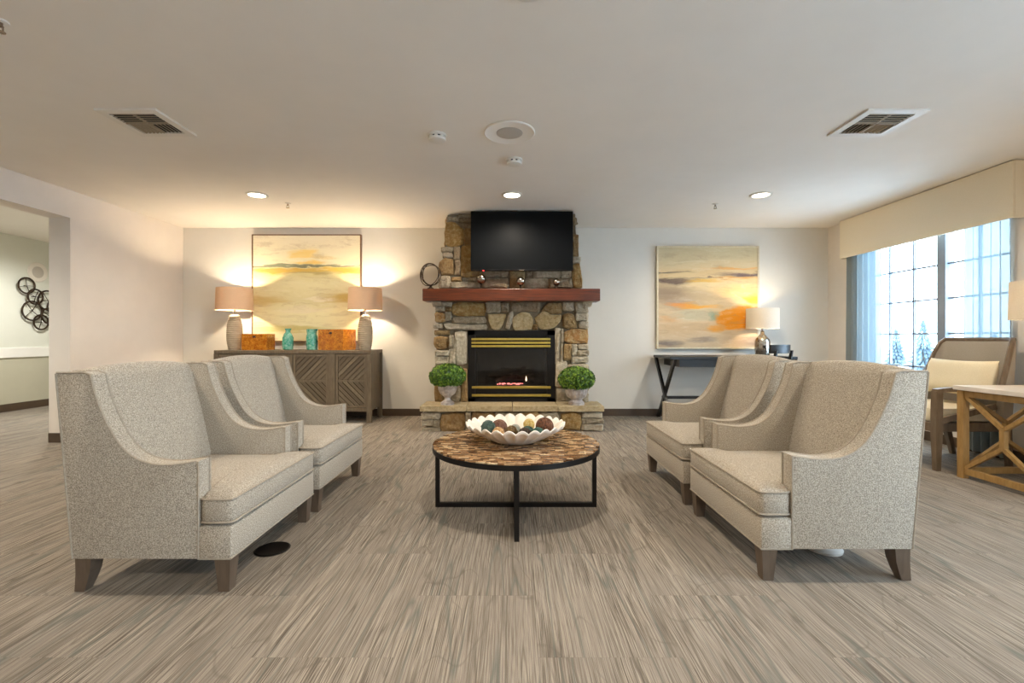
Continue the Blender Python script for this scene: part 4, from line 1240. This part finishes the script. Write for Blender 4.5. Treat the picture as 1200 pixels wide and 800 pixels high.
zb_ = 1.15 + (396 - 374) * 3.58 / F - .758; zt_ = 1.15 + (396 - 328.5) * 3.58 / F - .758
drum_lamp('corner_lamp', 'white drum shade lamp at the right edge on the side table', (4.165, 3.58, .758), .215, zb_, zt_, [(.08, 0), (.085, .02), (.04, .05), (.06, .12), (.085, .25), (.05, .38), (.02, .45), (.012, .47)], 'white_ceramic', 'shade_white', 9., (1, .78, .5), None, .97)

# ================================================================== HALLWAY wall art and disc, floor boxes
wa = thing('wall_art', 'cluster of dark metal rings hung on the hallway wall', 'wall art', (HX + .02, 7.5, 1.3))
def hallp(x, y): # on plane X = HX+.06
    Y = F * -(HX + .06) / (600 - x); return Y, EYE - (y - HOR) * Y / F
for k, (x_, y_, r_) in enumerate(((32, 334.5, .125), (40.5, 347.5, .12), (38.5, 364, .155), (55, 352, .16), (49, 377.5, .12), (57, 370, .13), (66, 360, .14), (69, 378, .12))):
    Y_, Z_ = hallp(x_, y_)
    dx = .03 + .025 * (k % 2)
    rg = link('ring', tube(bmesh.new(), [(dx, Y_ - 7.5 + r_ * math.cos(2 * PI * i / 36), Z_ - 1.3 + r_ * math.sin(2 * PI * i / 36)) for i in range(36)], .014, 6, True), 'bronze', wa, smooth=True)
    bm = bmesh.new()
    for j in range(4):
        a = 1.1 * k + j * 1.7
        bar(bm, (dx, Y_ - 7.5, Z_ - 1.3), (dx, Y_ - 7.5 + (r_ - .004) * math.cos(a), Z_ - 1.3 + (r_ - .004) * math.sin(a)), .007)
    bar(bm, (-.018, Y_ - 7.5, Z_ - 1.3 ), (dx, Y_ - 7.5, Z_ - 1.3), .008)
    link('wire_spokes', bm, 'bronze', rg)
Y_, Z_ = hallp(48, 319)  # plain round disc on the hallway wall, white rim and grey centre
t = thing('wall_disc', 'round white disc with grey centre above the metal ring wall art', 'speaker', (HX, Y_, Z_))
o = link('rim', lathe(bmesh.new(), [(.09, .0), (.16, .0), (.163, .008), (.155, .014), (.09, .010)], 40, close=False), 'white_plastic', t, smooth=True, rot=(0, PI / 2, 0))
o = link('grille', lathe(bmesh.new(), [(.095, .001), (.095, .011), (.08, .013)], 36), 'grey_grille', t, rot=(0, PI / 2, 0))

o = link('floor_outlet', lathe(bmesh.new(), [(.088, -.006), (.09, .003), (.082, .006), (.078, .004)], 36), 'black_metal', None, (-1.305, 2.51, .0), smooth=True)
tag(o, 'round black floor outlet cover beside the near left armchair', 'floor outlet')
t = thing('floor_outlet', 'round white floor outlet cover under the near right armchair', 'floor outlet', (1.70, 2.51, 0))
link('collar', lathe(bmesh.new(), [(.085, 0), (.088, .012), (.08, .018)], 32), 'white_plastic', t, smooth=True)
link('cover', lathe(bmesh.new(), [(.075, 0), (.078, .006), (.07, .010)], 32), 'white_plastic', t, (0, 0, .02), smooth=True, rot=(.1, 0, 0))
